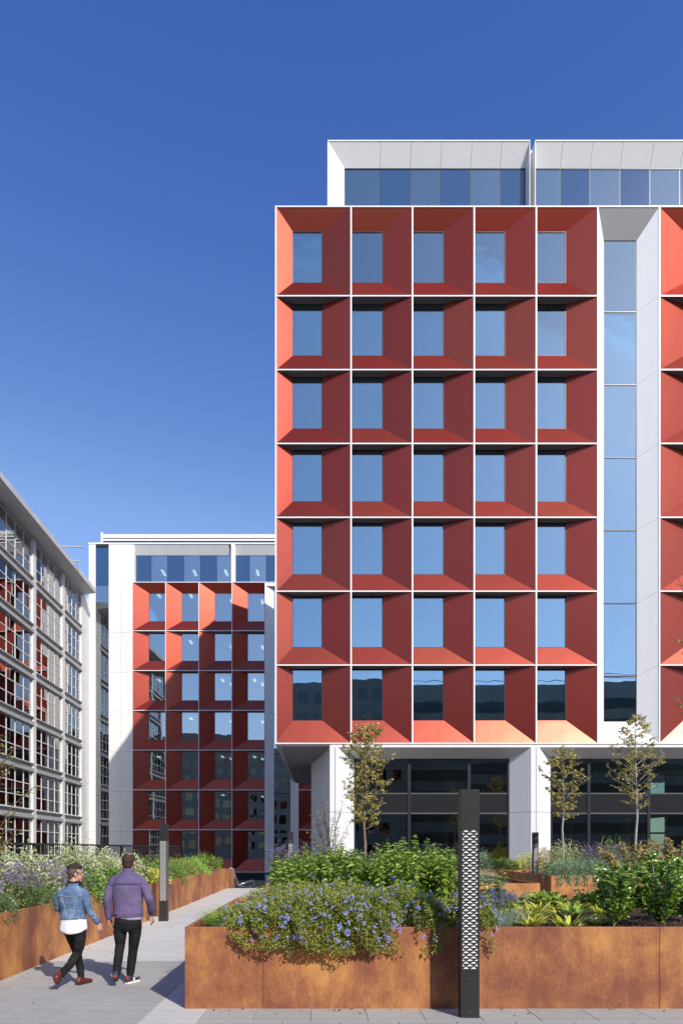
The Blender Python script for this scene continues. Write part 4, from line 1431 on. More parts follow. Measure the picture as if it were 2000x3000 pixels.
def bushy(x, y, rx, ry, h, n, mat, lab, L=(0.03, 0.055), asp=0.45, name='leafy_shrub', soil=0.84, group='leafy shrubs', flowers=None, nf=0, fsize=0.012, low=0.0, lump=0.2, stem='stem_brown', cat_='shrub', droop=0.3, core=None):
    t = plant(name, (x, y, soil), lab, cat_, group)
    p, d = mound_pts((x, y, soil - 0.02), rx, ry, h, n, low=low, lump=lump, shell=0.2)
    D_ = d * 0.6 + RNG.normal(0, 0.5, p.shape) + np.array([[0, 0, 0.3]])
    Ls = RNG.uniform(L[0], L[1], n)
    add(t, 'foliage', leaves(p, D_, Ls, Ls * asp, 0.2, droop), mat)
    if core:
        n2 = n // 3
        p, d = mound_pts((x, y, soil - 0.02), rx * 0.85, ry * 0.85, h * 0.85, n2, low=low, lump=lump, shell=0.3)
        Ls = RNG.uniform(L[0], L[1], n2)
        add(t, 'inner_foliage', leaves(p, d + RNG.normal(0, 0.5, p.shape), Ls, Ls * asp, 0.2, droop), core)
    twigs(mound_stems((x, y, soil), p, 36), 0.005, 4).build('stems', stem, t)['kind'] = 'stuff'
    if nf:
        C, dd = mound_pts((x, y, soil), rx * 1.05, ry * 1.05, h * 1.06, nf, low=0.1, shell=0.06)
        if flowers == 'petal_red':       # upright spikes
            parts = []
            for q in range(5):
                parts.append(flower_heads(C + np.array([[0, 0, 0.014 * q]]), 2, dd + np.array([[0, -0.3, 0.2]]), 0.006, 4, fsize))
            add(t, 'flowers', cat(parts), flowers)
        else:
            add(t, 'flowers', flower_heads(C, 5, dd + np.array([[0, 0, 0.5]]), 0.012, 5, fsize), flowers)
    return t


# ---- left bed, from near to far
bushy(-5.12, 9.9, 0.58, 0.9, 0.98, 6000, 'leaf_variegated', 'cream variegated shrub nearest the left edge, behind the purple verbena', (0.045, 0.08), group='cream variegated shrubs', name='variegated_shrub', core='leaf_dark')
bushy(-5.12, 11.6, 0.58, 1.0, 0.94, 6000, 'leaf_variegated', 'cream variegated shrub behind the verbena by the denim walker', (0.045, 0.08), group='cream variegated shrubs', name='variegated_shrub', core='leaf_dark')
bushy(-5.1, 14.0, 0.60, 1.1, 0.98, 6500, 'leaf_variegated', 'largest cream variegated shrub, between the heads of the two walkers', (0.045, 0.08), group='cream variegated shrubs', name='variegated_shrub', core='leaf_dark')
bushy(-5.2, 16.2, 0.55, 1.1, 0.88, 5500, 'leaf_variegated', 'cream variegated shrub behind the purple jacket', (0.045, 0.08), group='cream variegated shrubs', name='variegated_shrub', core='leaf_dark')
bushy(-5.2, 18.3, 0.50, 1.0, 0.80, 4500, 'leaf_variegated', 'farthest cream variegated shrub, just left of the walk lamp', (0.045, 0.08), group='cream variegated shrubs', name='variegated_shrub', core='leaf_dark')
for (y, h, lab) in ((9.6, 0.66, 'purple verbena clump above the broad bright leaves'), (10.6, 0.76, 'tall purple verbena clump beside the denim walker'),
                    (11.7, 0.70, 'purple verbena clump half hidden by the denim walker'), (12.6, 0.64, 'purple verbena clump in front of the head with glasses')):
    verbena(-4.72, y, 0.40, 0.60, h, 44, lab, head=0.036)
bushy(-4.68, 9.55, 0.30, 0.55, 0.42, 3500, 'leaf_verbena', 'feathery dark green plant at the planter rim under the verbena', (0.04, 0.07), 0.15, group='low green edging plants', name='edging_plant', low=-0.1)
bushy(-4.68, 11.0, 0.32, 0.7, 0.46, 3800, 'leaf_verbena', 'feathery dark green plant at the rim, beside the denim jacket', (0.04, 0.07), 0.15, group='low green edging plants', name='edging_plant', low=-0.1)
bushy(-4.66, 8.75, 0.24, 0.42, 0.20, 170, 'leaf_broad', 'bright broad-leaved plant at the near end of the left planter', (0.12, 0.19), 0.5, group='low green edging plants', name='broadleaf_plant', lump=0.1)
bushy(-4.72, 13.5, 0.36, 0.7, 0.58, 2600, 'leaf_dark', 'green persicaria with red spikes between the two walkers', (0.06, 0.11), 0.32, flowers='petal_red', nf=34, fsize=0.011, group='red spiked persicaria', name='red_persicaria', low=-0.1)
bushy(-4.72, 15.0, 0.36, 0.7, 0.56, 2600, 'leaf_dark', 'green persicaria with red spikes left of the purple jacket', (0.06, 0.11), 0.32, flowers='petal_red', nf=26, fsize=0.011, group='red spiked persicaria', name='red_persicaria', low=-0.1)
bushy(-4.75, 17.0, 0.32, 0.6, 0.36, 1500, 'leaf_lime', 'lime yellow foliage clump left of the walk lamp', (0.06, 0.10), 0.35, group='lime yellow clumps', name='lime_plant')
bushy(-4.72, 19.2, 0.34, 0.9, 0.42, 1800, 'leaf_lime', 'lime yellow foliage clump right of the walk lamp', (0.06, 0.10), 0.35, group='lime yellow clumps', name='lime_plant', flowers='petal_red', nf=10)
bushy(-5.1, 20.8, 0.55, 1.1, 0.70, 4200, 'leaf_dark', 'green shrub with blue flowers just beyond the walk lamp', (0.04, 0.07), 0.4, flowers='petal_blue', nf=26, fsize=0.016)
bushy(-4.75, 21.8, 0.36, 0.9, 0.52, 2600, 'leaf_dark', 'trailing green persicaria with red flowers on the far planter rim', (0.06, 0.11), 0.3, flowers='petal_red', nf=22, fsize=0.013, group='red spiked persicaria', name='red_persicaria', low=-0.2)
bushy(-5.0, 23.6, 0.6, 1.2, 0.66, 4200, 'leaf_plumbago', 'russet green shrub in the far left bed', (0.04, 0.08), 0.35)
bushy(-4.95, 26.0, 0.6, 1.2, 0.64, 3800, 'leaf_grass', 'light green shrub in the far left bed', (0.04, 0.08), 0.35)
tall_leafy(-4.9, 27.9, 0.5, 0.9, 0.95, 26, 'arching leafy shrub near the far end of the left planter', 'leaf_dark', 0.11)
tall_leafy(-4.85, 29.9, 0.45, 0.9, 0.78, 26, 'arching leafy shrub at the far end of the left planter', 'leaf_tall_green', 0.11)

# ---- front planter, small things
def tuft(x, y, r, n, L, W, mat, lab, name, group, soil=0.85, bend=1.2, spread_=0.8, upz=0.9, seg=5):
    t = plant(name, (x, y, soil), lab, 'plant', group)
    a = RNG.uniform(0, 2 * np.pi, n)
    q = np.sqrt(RNG.uniform(0, 1, n))
    P = np.stack([x + r * q * np.cos(a), y + r * q * np.sin(a), np.full(n, soil)], 1)
    a2 = a + RNG.normal(0, 0.6, n)
    Dd = np.stack([np.cos(a2) * spread_, np.sin(a2) * spread_, RNG.uniform(0.5, 1.2, n) * upz], 1)
    add(t, 'blades', ribbon(P, Dd, RNG.uniform(L[0], L[1], n), RNG.uniform(W[0], W[1], n), seg, bend), mat)
    return t


tuft(-1.22, 8.45, 0.17, 520, (0.18, 0.34), (0.005, 0.010), 'leaf_grass', 'green grass tuft at the corner of the front planter', 'grass_tuft', 'grass tufts')
tuft(-1.25, 9.0, 0.20, 520, (0.20, 0.36), (0.005, 0.010), 'leaf_grass', 'green grass tuft further along the planter edge by the walk', 'grass_tuft', 'grass tufts')
tuft(-1.20, 9.9, 0.22, 480, (0.20, 0.36), (0.005, 0.010), 'leaf_grass', 'hindmost green grass tuft on the planter edge by the walk', 'grass_tuft', 'grass tufts')


def lavender(x, y, r, n, lab):
    t = tuft(x, y, r, n, (0.16, 0.30), (0.004, 0.007), 'leaf_lavender', lab, 'lavender_plant', 'grey lavender clumps', bend=0.5, spread_=0.7, upz=1.2)
    C, st = [], []
    for k in range(46):
        a, q = random.uniform(0, 6.28), random.random()
        b0 = Vector((x + r * 0.5 * q * math.cos(a), y + r * 0.5 * q * math.sin(a), 0.9))
        e_ = b0 + Vector((math.cos(a) * 0.24 * q, math.sin(a) * 0.24 * q, random.uniform(0.26, 0.44)))
        st.append([b0, b0.lerp(e_, 0.5) + Vector((0, 0, 0.02)), e_])
        for i in range(5): C.append(tuple(b0.lerp(e_, 0.84 + 0.04 * i)))
    C = np.array(C)
    add(t, 'flowers', flower_heads(C, 2, np.tile([[0, -0.3, 0.6]], (len(C), 1)), 0.004, 4, 0.008), 'petal_lavender')
    twigs(st, 0.002, 3).build('stems', 'stem_green', t)['kind'] = 'stuff'


lavender(2.02, 8.12, 0.20, 520, 'grey lavender clump beside the blue flowers right of the lamp')
lavender(2.30, 8.6, 0.24, 520, 'grey lavender clump with flower spikes behind the first one')
ros = [(2.55, 8.35, 0.22, 'lowest lime rosette next to the lavender'), (2.92, 8.15, 0.24, 'lime rosette right at the steel rim'), (2.75, 8.9, 0.26, 'pale lime rosette in the second row'), (3.2, 9.0, 0.25, 'lime rosette in the middle of the row'),
       (2.95, 9.7, 0.28, 'yellowish rosette behind the lime row'), (3.5, 9.5, 0.27, 'green rosette in front of the lobed leaves'), (3.75, 8.9, 0.22, 'small lime rosette by the dark mulch'), (4.05, 9.9, 0.26, 'lime rosette left of the glossy shrub'),
       (2.62, 9.5, 0.24, 'lime rosette just behind the lavender'), (3.35, 8.5, 0.20, 'small lime rosette in front of the glossy shrub'), (3.25, 10.2, 0.27, 'hindmost lime rosette under the lobed clump'), (3.75, 10.3, 0.26, 'hindmost lime rosette near the lobed clumps')]
for (x, y, L_, lab) in ros:
    tuft(x, y, 0.10, 46, (L_ * 0.6, L_ * 1.1), (0.045, 0.075), 'leaf_lime' if 'green' not in lab else 'leaf_grass', lab, 'strap_leaf_rosette', 'lime strap leaved rosettes', bend=1.3, spread_=0.7, upz=1.1)
for (x, y, lab) in ((3.6, 11.0, 'lobed green clump with dark red leaves behind the rosettes'), (4.45, 11.2, 'lobed green clump left of the glossy shrub'), (2.75, 10.8, 'lobed green clump behind the lavender'), (5.2, 11.2, 'lobed green clump between the glossy shrubs')):
    bushy(x, y, 0.36, 0.36, 0.27, 650, 'leaf_lobed', lab, (0.06, 0.10), 0.85, name='lobed_perennial', group='lobed leaved clumps', cat_='plant')
bushy(5.4, 10.0, 0.5, 0.5, 0.30, 900, 'leaf_dark', 'low dark green clump between the glossy shrubs', (0.05, 0.09), 0.6, name='lobed_perennial', group='lobed leaved clumps', cat_='plant')


def glossy_shrub(x, y, r, h, n, lab, mat='leaf_glossy', L=(0.05, 0.085), base=0.16, stem='trunk_pale'):
    t = plant('glossy_shrub', (x, y, 0.85), lab, 'shrub', 'glossy green shrubs')
    st, P, Dd = [], [], []
    for k in range(30):
        a = random.uniform(0, 6.28)
        f = random.random()
        e_ = Vector((x + r * math.cos(a) * (0.45 + 0.55 * random.random()), y + r * math.sin(a) * (0.45 + 0.55 * random.random()), 0.85 + base + (h - base) * (0.25 + 0.75 * f)))
        b0 = Vector((x, y, 0.85 + 0.05 + base * f))
        m_ = b0.lerp(e_, 0.5) + Vector((0, 0, -0.03))
        st.append([Vector((x, y, 0.83)), b0, m_, e_])
        for i in range(n // 30):
            g_ = random.random() ** 0.7
            p = m_.lerp(e_, g_) if random.random() < 0.75 else b0.lerp(m_, g_)
            aa = random.uniform(0, 6.28)
            P.append(tuple(p)); Dd.append((math.cos(aa), math.sin(aa), random.uniform(-0.1, 0.9)))
    P, Dd = np.array(P), np.array(Dd)
    Ls = RNG.uniform(L[0], L[1], len(P))
    add(t, 'foliage', leaves(P, Dd, Ls, Ls * 0.5, 0.15, 0.15), mat)
    twigs(st, 0.010, 5).build('stems', stem, t)['kind'] = 'stuff'


glossy_shrub(3.47, 8.15, 0.30, 0.78, 2000, 'glossy green shrub standing alone at the rim, nearest the rosettes')
glossy_shrub(4.02, 8.15, 0.34, 0.92, 2400, 'glossy green shrub with pale stem at the right edge')
glossy_shrub(4.65, 8.7, 0.40, 0.85, 2400, 'glossy green shrub leaving the frame on the right')
glossy_shrub(4.6, 10.3, 0.45, 1.10, 1100, 'airy russet leaved shrub behind the glossy ones', 'leaf_bronze', (0.05, 0.08), 0.5)
glossy_shrub(5.55, 10.6, 0.50, 1.22, 1300, 'taller russet leaved shrub at the right edge', 'leaf_bronze', (0.05, 0.08), 0.5)

# ---- rear planters
verbena(-0.9, 18.3, 0.7, 0.6, 1.15, 60, 'purple verbena at the far lamp behind the leafy bank', head=0.045)
verbena(0.6, 18.4, 0.9, 0.6, 1.02, 60, 'purple verbena behind the leafy bank at the small tree', head=0.045)
verbena(2.2, 18.4, 0.9, 0.6, 1.02, 60, 'purple verbena behind the leafy bank before the dark glazing', head=0.045)
bushy(-1.05, 18.0, 0.4, 0.5, 0.72, 2200, 'leaf_plumbago', 'blue flowered shrub at the corner of the middle planter', (0.03, 0.05), flowers='petal_blue', nf=34, fsize=0.017)
bushy(0.5, 19.5, 1.6, 1.0, 0.7, 4200, 'leaf_verbena', 'low dull green shrub under the small tree', (0.05, 0.08), 0.4)
bushy(3.6, 19.5, 1.4, 1.0, 0.75, 4200, 'leaf_rosemary', 'grey green shrub in the middle planter, seen right of the black lamp', (0.03, 0.06), 0.4)
bushy(8.0, 30.6, 0.9, 0.6, 0.55, 3000, 'leaf_dark', 'dark green shrub in the dull steel planter below the pier', (0.05, 0.09), 0.5, flowers='shirt_white' if False else None)
bushy(9.3, 30.6, 0.9, 0.6, 0.75, 2600, 'leaf_lime', 'yellow green shrub in the dull steel planter beside the far lamp', (0.05, 0.09), 0.5)
bushy(6.9, 30.4, 0.8, 0.6, 0.95, 3200, 'leaf_rosemary', 'grey green bush at the end of the dull steel planter', (0.04, 0.07), 0.4)
bushy(10.0, 30.4, 0.8, 0.6, 1.0, 2400, 'leaf_bronze', 'bronze shrub behind the far lamp', (0.05, 0.08), 0.5)
# trailing rosemary over the front of P4
for (x, r_, lab) in ((8.15, 0.62, 'trailing rosemary at the corner of the rear planter'), (9.0, 0.62, 'trailing rosemary in the middle of the rear planter front'), (9.85, 0.55, 'trailing rosemary nearest the bronze fennel')):
    t = bushy(x, 23.05, r_, 0.55, 0.62, 4200, 'leaf_rosemary', lab, (0.05, 0.09), 0.2, name='trailing_rosemary', group='trailing rosemary', lump=0.22, low=0.0)
    n = 260
    bxs = x + RNG.choice([-0.3, 0.0, 0.28], n) + RNG.normal(0, 0.06, n)
    P = np.stack([bxs, 22.57 + RNG.normal(0, 0.03, n), 0.98 - RNG.uniform(0, 0.32, n)], 1)
    Dd = np.stack([RNG.normal(0, .4, n), RNG.normal(-0.3, .3, n), -np.ones(n)], 1)
    add(t, 'trailing_foliage', leaves(P, Dd, 0.07, 0.018, 0.1, 0.2), 'leaf_rosemary')
bushy(8.9, 25.0, 0.9, 0.8, 1.20, 4500, 'leaf_variegated', 'cream variegated shrub beside the far lamp', (0.04, 0.08), group='cream variegated shrubs', name='variegated_shrub', core='leaf_dark')
verbena(9.9, 24.2, 0.85, 0.7, 1.15, 130, 'purple verbena mass in the rear planter under the first young tree', head=0.06)
bushy(11.2, 24.4, 0.6, 0.7, 1.05, 3200, 'leaf_bronze', 'bronze fennel in the rear planter', (0.05, 0.09), 0.12, group='bronze fennel', name='bronze_fennel')
bushy(11.0, 26.0, 0.9, 0.8, 1.25, 3200, 'leaf_tall_green', 'fresh green shrub behind the purple mass', (0.05, 0.09), 0.5)
bushy(12.3, 23.6, 0.7, 0.7, 0.80, 3000, 'leaf_plumbago', 'green shrub with a few blue flowers under the second young tree', (0.04, 0.07), 0.4, flowers='petal_blue', nf=20, fsize=0.02)
bushy(13.6, 24.4, 0.9, 0.9, 1.10, 3600, 'leaf_rosemary', 'grey green shrub at the right end of the rear planter', (0.05, 0.08), 0.4)
bushy(15.2, 24.4, 0.9, 0.9, 1.20, 3200, 'leaf_verbena', 'dull green shrub beyond the right edge of the rear planter', (0.05, 0.08), 0.4)
tuft(-3.2, 33.2, 0.3, 160, (0.5, 0.9), (0.01, 0.02), 'leaf_lavender', 'grey flower clump below the steps by the handrail', 'lavender_plant', 'grey lavender clumps', soil=-0.75, bend=0.3, spread_=0.4, upz=1.4)


# ================================================================== young trees
def tree(x, y, z0, top, clear, rad, nbr, lab, bark='trunk_bark', leafm='leaf_tree', L=(0.04, 0.065), lpt=9, tr=0.035, profile=None, wob=0.03, tw=6, seed=1):
    rnd = random.Random(seed)
    t = thing('young_tree', (x, y, z0), lab, 'tree', 'slender young trees')
    H = top - z0
    npt = 9
    pts = [Vector((x + rnd.uniform(-wob, wob) * (k > 0), y + rnd.uniform(-wob, wob) * (k > 0), z0 - 0.05 + (H + 0.05) * k / (npt - 1))) for k in range(npt)]

    def at(f):
        s = f * (npt - 1); j = min(npt - 2, int(s)); return pts[j].lerp(pts[j + 1], s - j)
    mb = MB()
    mb.tube(pts, [tr * (1 - 0.9 * k / (npt - 1)) + 0.004 for k in range(npt)], 8)
    tk = mb.build('trunk', bark, t, smooth=True)
    br = MB()
    P, Dd = [], []
    c0 = clear / H
    for k in range(nbr):
        f = c0 + (0.97 - c0) * ((k + rnd.random() * 0.7) / nbr)
        b0 = at(f)
        u = (f - c0) / (1 - c0)
        prof = profile(u) if profile else math.sin(math.pi * min(1, 0.18 + 0.82 * u ** 0.8)) ** 0.8
        ln = rad * max(0.12, prof) * rnd.uniform(0.75, 1.15)
        a = k * 2.4 + rnd.uniform(-.5, .5)
        el = rnd.uniform(0.55, 1.05)
        d = Vector((math.cos(a), math.sin(a), el)).normalized()
        e_ = b0 + d * ln * 1.15
        m_ = b0.lerp(e_, 0.5) + Vector((rnd.uniform(-.05, .05), rnd.uniform(-.05, .05), -0.06 * ln))
        r0 = tr * 0.30 * (1 - 0.6 * u)
        br.tube([b0, m_, e_], [r0, r0 * 0.6, 0.003], 5, cap=False)
        for q in range(tw):
            g_ = rnd.uniform(0.3, 1.0)
            p0 = b0.lerp(m_, g_ * 2) if g_ < 0.5 else m_.lerp(e_, g_ * 2 - 1)
            aa = rnd.uniform(0, 6.28)
            d2 = (d * 0.5 + Vector((math.cos(aa), math.sin(aa), rnd.uniform(-0.1, 0.9)))).normalized()
            l2 = rnd.uniform(0.12, 0.34) * (0.6 + 0.4 * rad)
            p1 = p0 + d2 * l2
            br.tube([p0, p0.lerp(p1, .5) + Vector((0, 0, 0.012)), p1], [0.005, 0.0035, 0.002], 3, cap=False)
            for i in range(lpt):
                h_ = rnd.uniform(0.25, 1.0)
                pp = p0.lerp(p1, h_) + Vector((rnd.uniform(-.02, .02), rnd.uniform(-.02, .02), rnd.uniform(-.02, .02)))
                P.append(tuple(pp))
                ab = rnd.uniform(0, 6.28)
                Dd.append((math.cos(ab) + d2.x * 0.5, math.sin(ab) + d2.y * 0.5, rnd.uniform(-0.6, 0.7)))
    br.build('branches', bark, t, smooth=True)['kind'] = 'stuff'
    P, Dd = np.array(P), np.array(Dd)
    n = len(P)
    Ls = RNG.uniform(L[0], L[1], n)
    add(t, 'crown', leaves(P, Dd, Ls, Ls * 0.5, 0.2, 0.25), leafm)
    return t


oval = lambda u: max(0.12, math.sin(math.pi * (0.12 + 0.80 * u)) ** 0.9)
cone = lambda u: max(0.10, 0.25 + 2.6 * u if u < 0.28 else (1 - u) ** 0.75 * 1.28)
tree(px_x(1069, 20), 20.0, 0.84, py_z(2140, 20), 1.55, 0.85, 46, 'dense brown leaved young tree in front of the white corner pier', lpt=12, tr=0.045, profile=oval, seed=3, L=(0.06, 0.09), tw=8)
tree(px_x(1648, 24.5), 24.5, 0.84, py_z(2190, 24.5), 2.0, 1.0, 28, 'sparse olive young tree beside the second white pier', 'trunk_pale', lpt=15, tr=0.045, profile=cone, seed=5, L=(0.06, 0.095), tw=7)
tree(px_x(1862, 24.5), 24.5, 0.84, py_z(2100, 24.5), 2.35, 1.25, 42, 'tallest young tree with open brown crown before the dark glazing', 'trunk_pale', lpt=11, tr=0.055, profile=cone, seed=8, L=(0.06, 0.095), tw=7)
# many-stemmed shrub by the corner pier
ms = thing('multistem_shrub', (px_x(965, 21), 21, 0.84), 'wispy many stemmed shrub in front of the corner pier', 'shrub', 'slender young trees')
st, P, Dd = [], [], []
for k in range(16):
    a = random.uniform(0, 6.28); sp = random.uniform(0.25, 0.85)
    b0 = Vector((px_x(965, 21) + random.uniform(-.12, .12), 21 + random.uniform(-.12, .12), 0.82))
    e_ = b0 + Vector((math.cos(a) * sp, math.sin(a) * sp * 0.7, random.uniform(1.3, 2.5)))
    m_ = b0.lerp(e_, 0.5) + Vector((-math.cos(a) * 0.08, 0, 0.15))
    st.append([b0, m_, e_])
    for i in range(44):
        g_ = random.uniform(0.35, 1.0)
        p = b0.lerp(m_, g_ * 2) if g_ < .5 else m_.lerp(e_, g_ * 2 - 1)
        aa = random.uniform(0, 6.28)
        q = p + Vector((math.cos(aa), math.sin(aa), 0.4)) * random.uniform(0.03, 0.16)
        if i % 4 == 0: st.append([p, p.lerp(q, 0.5), q])
        P.append(tuple(q)); Dd.append((math.cos(aa), math.sin(aa), random.uniform(-.4, .6)))
twigs(st, 0.008, 4).build('stems', 'stem_brown', ms)
P, Dd = np.array(P), np.array(Dd)
add(ms, 'foliage', leaves(P, Dd, RNG.uniform(0.035, 0.06, len(P)), 0.022, 0.2, 0.2), 'leaf_tree')
# twiggy shrub reaching in at the left edge
ts = thing('twiggy_shrub', (-5.05, 10.3, 0.84), 'twiggy shrub with yellowing leaves reaching in at the left edge', 'shrub', 'slender young trees')
st, P, Dd = [], [], []
for k in range(26):
    z = random.uniform(0.9, 3.7)
    b0 = Vector((-5.05 + random.uniform(-.1, .1), 10.3, max(0.84, z - 0.9)))
    e_ = Vector((-5.05 + random.uniform(0.1, 0.62) * (1.0 if z < 2.9 else 0.6), 10.3 + random.uniform(-.5, .5), z))
    m_ = b0.lerp(e_, 0.5) + Vector((-0.05, 0, 0.1))
    st.append([b0, m_, e_])
    for i in range(12):
        g_ = random.uniform(0.3, 1.0)
        p = b0.lerp(m_, g_ * 2) if g_ < .5 else m_.lerp(e_, g_ * 2 - 1)
        aa = random.uniform(0, 6.28)
        q = p + Vector((math.cos(aa), math.sin(aa), 0.3)) * random.uniform(0.02, 0.10)
        st.append([p, p.lerp(q, 0.5), q])
        P.append(tuple(q)); Dd.append((math.cos(aa), math.sin(aa), random.uniform(-.7, .3)))
st.append([Vector((-5.05, 10.3, 0.8)), Vector((-5.1, 10.3, 2.0)), Vector((-5.0, 10.35, 3.8))])
twigs(st, 0.007, 4).build('stems', 'stem_brown', ts)
P, Dd = np.array(P), np.array(Dd)
add(ts, 'foliage', leaves(P, Dd, RNG.uniform(0.035, 0.06, len(P)), 0.026, 0.2, 0.2), 'leaf_lobed')
# tree just outside the frame on the right: only a few twig ends hang into view
tr = thing('young_tree', (5.35, 9.6, 0.84), 'near tree whose twig ends hang in at the right edge', 'tree', 'slender young trees')
MB().tube([(5.35, 9.6, 0.8), (5.4, 9.6, 2.5), (5.35, 9.62, 4.6), (5.4, 9.6, 6.5)], [0.05, 0.042, 0.03, 0.01], 8).build('trunk', 'trunk_bark', tr, smooth=True)
st, P, Dd = [], [], []
for (zb, ze, xe, ye) in ((3.6, 4.75, 4.93, 9.45), (3.0, 3.95, 4.90, 9.5), (3.4, 4.9, 5.2, 9.2), (3.7, 5.2, 5.8, 9.8), (4.2, 5.8, 5.2, 10.0), (4.4, 6.0, 5.7, 9.3), (3.2, 4.2, 5.9, 9.5)):
    b0, e_ = Vector((5.37, 9.6, zb)), Vector((xe, ye, ze))
    m_ = b0.lerp(e_, 0.5) + Vector((0, 0, 0.12))
    st.append([b0, m_, e_])
    for i in range(16):
        g_ = random.uniform(0.3, 1)
        p = b0.lerp(m_, g_ * 2) if g_ < .5 else m_.lerp(e_, g_ * 2 - 1)
        aa = random.uniform(0, 6.28)
        P.append(tuple(p)); Dd.append((math.cos(aa), math.sin(aa), random.uniform(-.7, .3)))
twigs(st, 0.010, 5).build('branches', 'trunk_bark', tr)
P, Dd = np.array(P), np.array(Dd)
add(tr, 'crown', leaves(P, Dd, RNG.uniform(0.05, 0.08, len(P)), 0.035, 0.2, 0.2), 'leaf_lobed')

# a few dry leaves blown against the planters
n = 90
fx = np.concatenate([RNG.uniform(-1.3, 4.2, 30), RNG.uniform(-4.35, -1.6, 60)])
fy = np.concatenate([7.69 - np.abs(RNG.normal(0, 0.12, 30)), RNG.uniform(7.2, 24, 60)])
edge = RNG.uniform(0, 1, n) < 0.6
fx[30:] = np.where(edge[30:], -4.38 + np.abs(RNG.normal(0, 0.10, 60)), fx[30:])
keep = ~((fx > -1.6) & (fy > 7.68))
P = np.stack([fx, fy, np.full(n, 0.006)], 1)[keep]
aa = RNG.uniform(0, 6.28, len(P))
V, F = leaves(P, np.stack([np.cos(aa), np.sin(aa), np.full(len(P), 0.12)], 1), RNG.uniform(0.02, 0.05, len(P)), 0.02, 0.2, 0.0)
fl = link('fallen_leaves', to_mesh('fallen_leaves', V, F, 'bark_chips'))
fl['kind'] = 'stuff'

# ================================================================== the two walkers
def remesh(mb, voxel, mat, name, parent=None, smooth=6, loc=None, rz=0.0, factor=0.5):
    """closed overlapping solids -> one continuous smooth skin"""
    me0 = mb.mesh(name, mat)
    o = bpy.data.objects.new(name, me0)
    COL.objects.link(o)
    m1 = o.modifiers.new('remesh', 'REMESH'); m1.mode = 'VOXEL'; m1.voxel_size = voxel; m1.use_smooth_shade = True
    m2 = o.modifiers.new('smooth', 'SMOOTH'); m2.iterations = smooth; m2.factor = factor
    dg = bpy.context.evaluated_depsgraph_get()
    me = bpy.data.meshes.new_from_object(o.evaluated_get(dg))
    o.modifiers.clear()
    o.data = me
    bpy.data.meshes.remove(me0)
    me.name = name
    if not me.materials:
        for x in (mat if isinstance(mat, (list, tuple)) else [mat]): me.materials.append(MATS[x])
    if parent is not None: o.parent = parent
    return o


def limb(mb, pts, rad, n=14, steps=4):
    """a tapered tube through the joints with round ends"""
    P, Rr = [], []
    pts = [Vector(p) for p in pts]
    for i in range(len(pts) - 1):
        for k in range(steps):
            f = k / steps
            P.append(pts[i].lerp(pts[i + 1], f)); Rr.append(rad[i] + (rad[i + 1] - rad[i]) * f)
    P.append(pts[-1]); Rr.append(rad[-1])
    mb.tube(P, Rr, n)
    mb.ball(P[0], Rr[0], Rr[0], Rr[0], 12, 8)
    mb.ball(P[-1], Rr[-1], Rr[-1], Rr[-1], 12, 8)


def hand(mb, wrist, d, palm_n, side):
    """palm, four curled fingers of unequal length and a thumb leaving the side of the palm"""
    wrist, d = Vector(wrist), Vector(d).normalized()
    nrm = Vector(palm_n).normalized()
    s = d.cross(nrm).normalized() * side
    nrm = s.cross(d) * side
    c = wrist + d * 0.045
    for k in range(4):
        off = (k - 1.5) * 0.019
        limb(mb, [wrist + s * off * 0.5, wrist + d * 0.085 + s * off], [0.014, 0.0115], 8, 3)
        ln = (0.066, 0.076, 0.070, 0.054)[k]
        a = wrist + d * 0.085 + s * off
        b_ = a + (d * 0.85 + nrm * 0.35).normalized() * ln * 0.5
        c_ = b_ + (d * 0.5 + nrm * 0.8).normalized() * ln * 0.5
        limb(mb, [a, b_, c_], [0.0095, 0.0088, 0.0072], 8, 2)
    a = wrist + d * 0.022 - s * 0.026
    b_ = a + (d * 0.7 - s * 0.55 + nrm * 0.35).normalized() * 0.042
    c_ = b_ + (d * 0.95 - s * 0.1 + nrm * 0.35).normalized() * 0.032
    limb(mb, [a, b_, c_], [0.0125, 0.0105, 0.0085], 8, 2)


def head(mb, c, yaw, sc=1.0):
    """skull, jaw, nose, ears; yaw 0 looks along +y, positive turns towards +x"""
    Rm = Matrix.Rotation(-yaw, 3, 'Z')
    c = Vector(c)
    T = lambda x, y, z: c + Rm @ Vector((x * sc, y * sc, z * sc))
    mb.ball(T(0, -0.008, 0.028), 0.076 * sc, 0.097 * sc, 0.092 * sc, 20, 14, Rm)
    mb.ball(T(0, 0.022, -0.045), 0.058 * sc, 0.070 * sc, 0.072 * sc, 18, 12, Rm)
    mb.ball(T(0, 0.068, -0.092), 0.026 * sc, 0.022 * sc, 0.022 * sc, 12, 8, Rm)
    limb(mb, [T(0, 0.090, 0.012), T(0, 0.108, -0.022)], [0.010 * sc, 0.015 * sc], 8, 2)
    mb.ball(T(0, 0.088, -0.058), 0.024 * sc, 0.010 * sc, 0.008 * sc, 10, 6, Rm)
    mb.ball(T(0, 0.086, 0.022), 0.050 * sc, 0.012 * sc, 0.010 * sc, 10, 6, Rm)
    for s in (-1, 1):
        mb.ball(T(s * 0.080, -0.006, -0.012), 0.010 * sc, 0.020 * sc, 0.031 * sc, 12, 8, Rm)
        mb.ball(T(s * 0.032, 0.084, 0.004), 0.012 * sc, 0.008 * sc, 0.008 * sc, 8, 6, Rm)
    return T


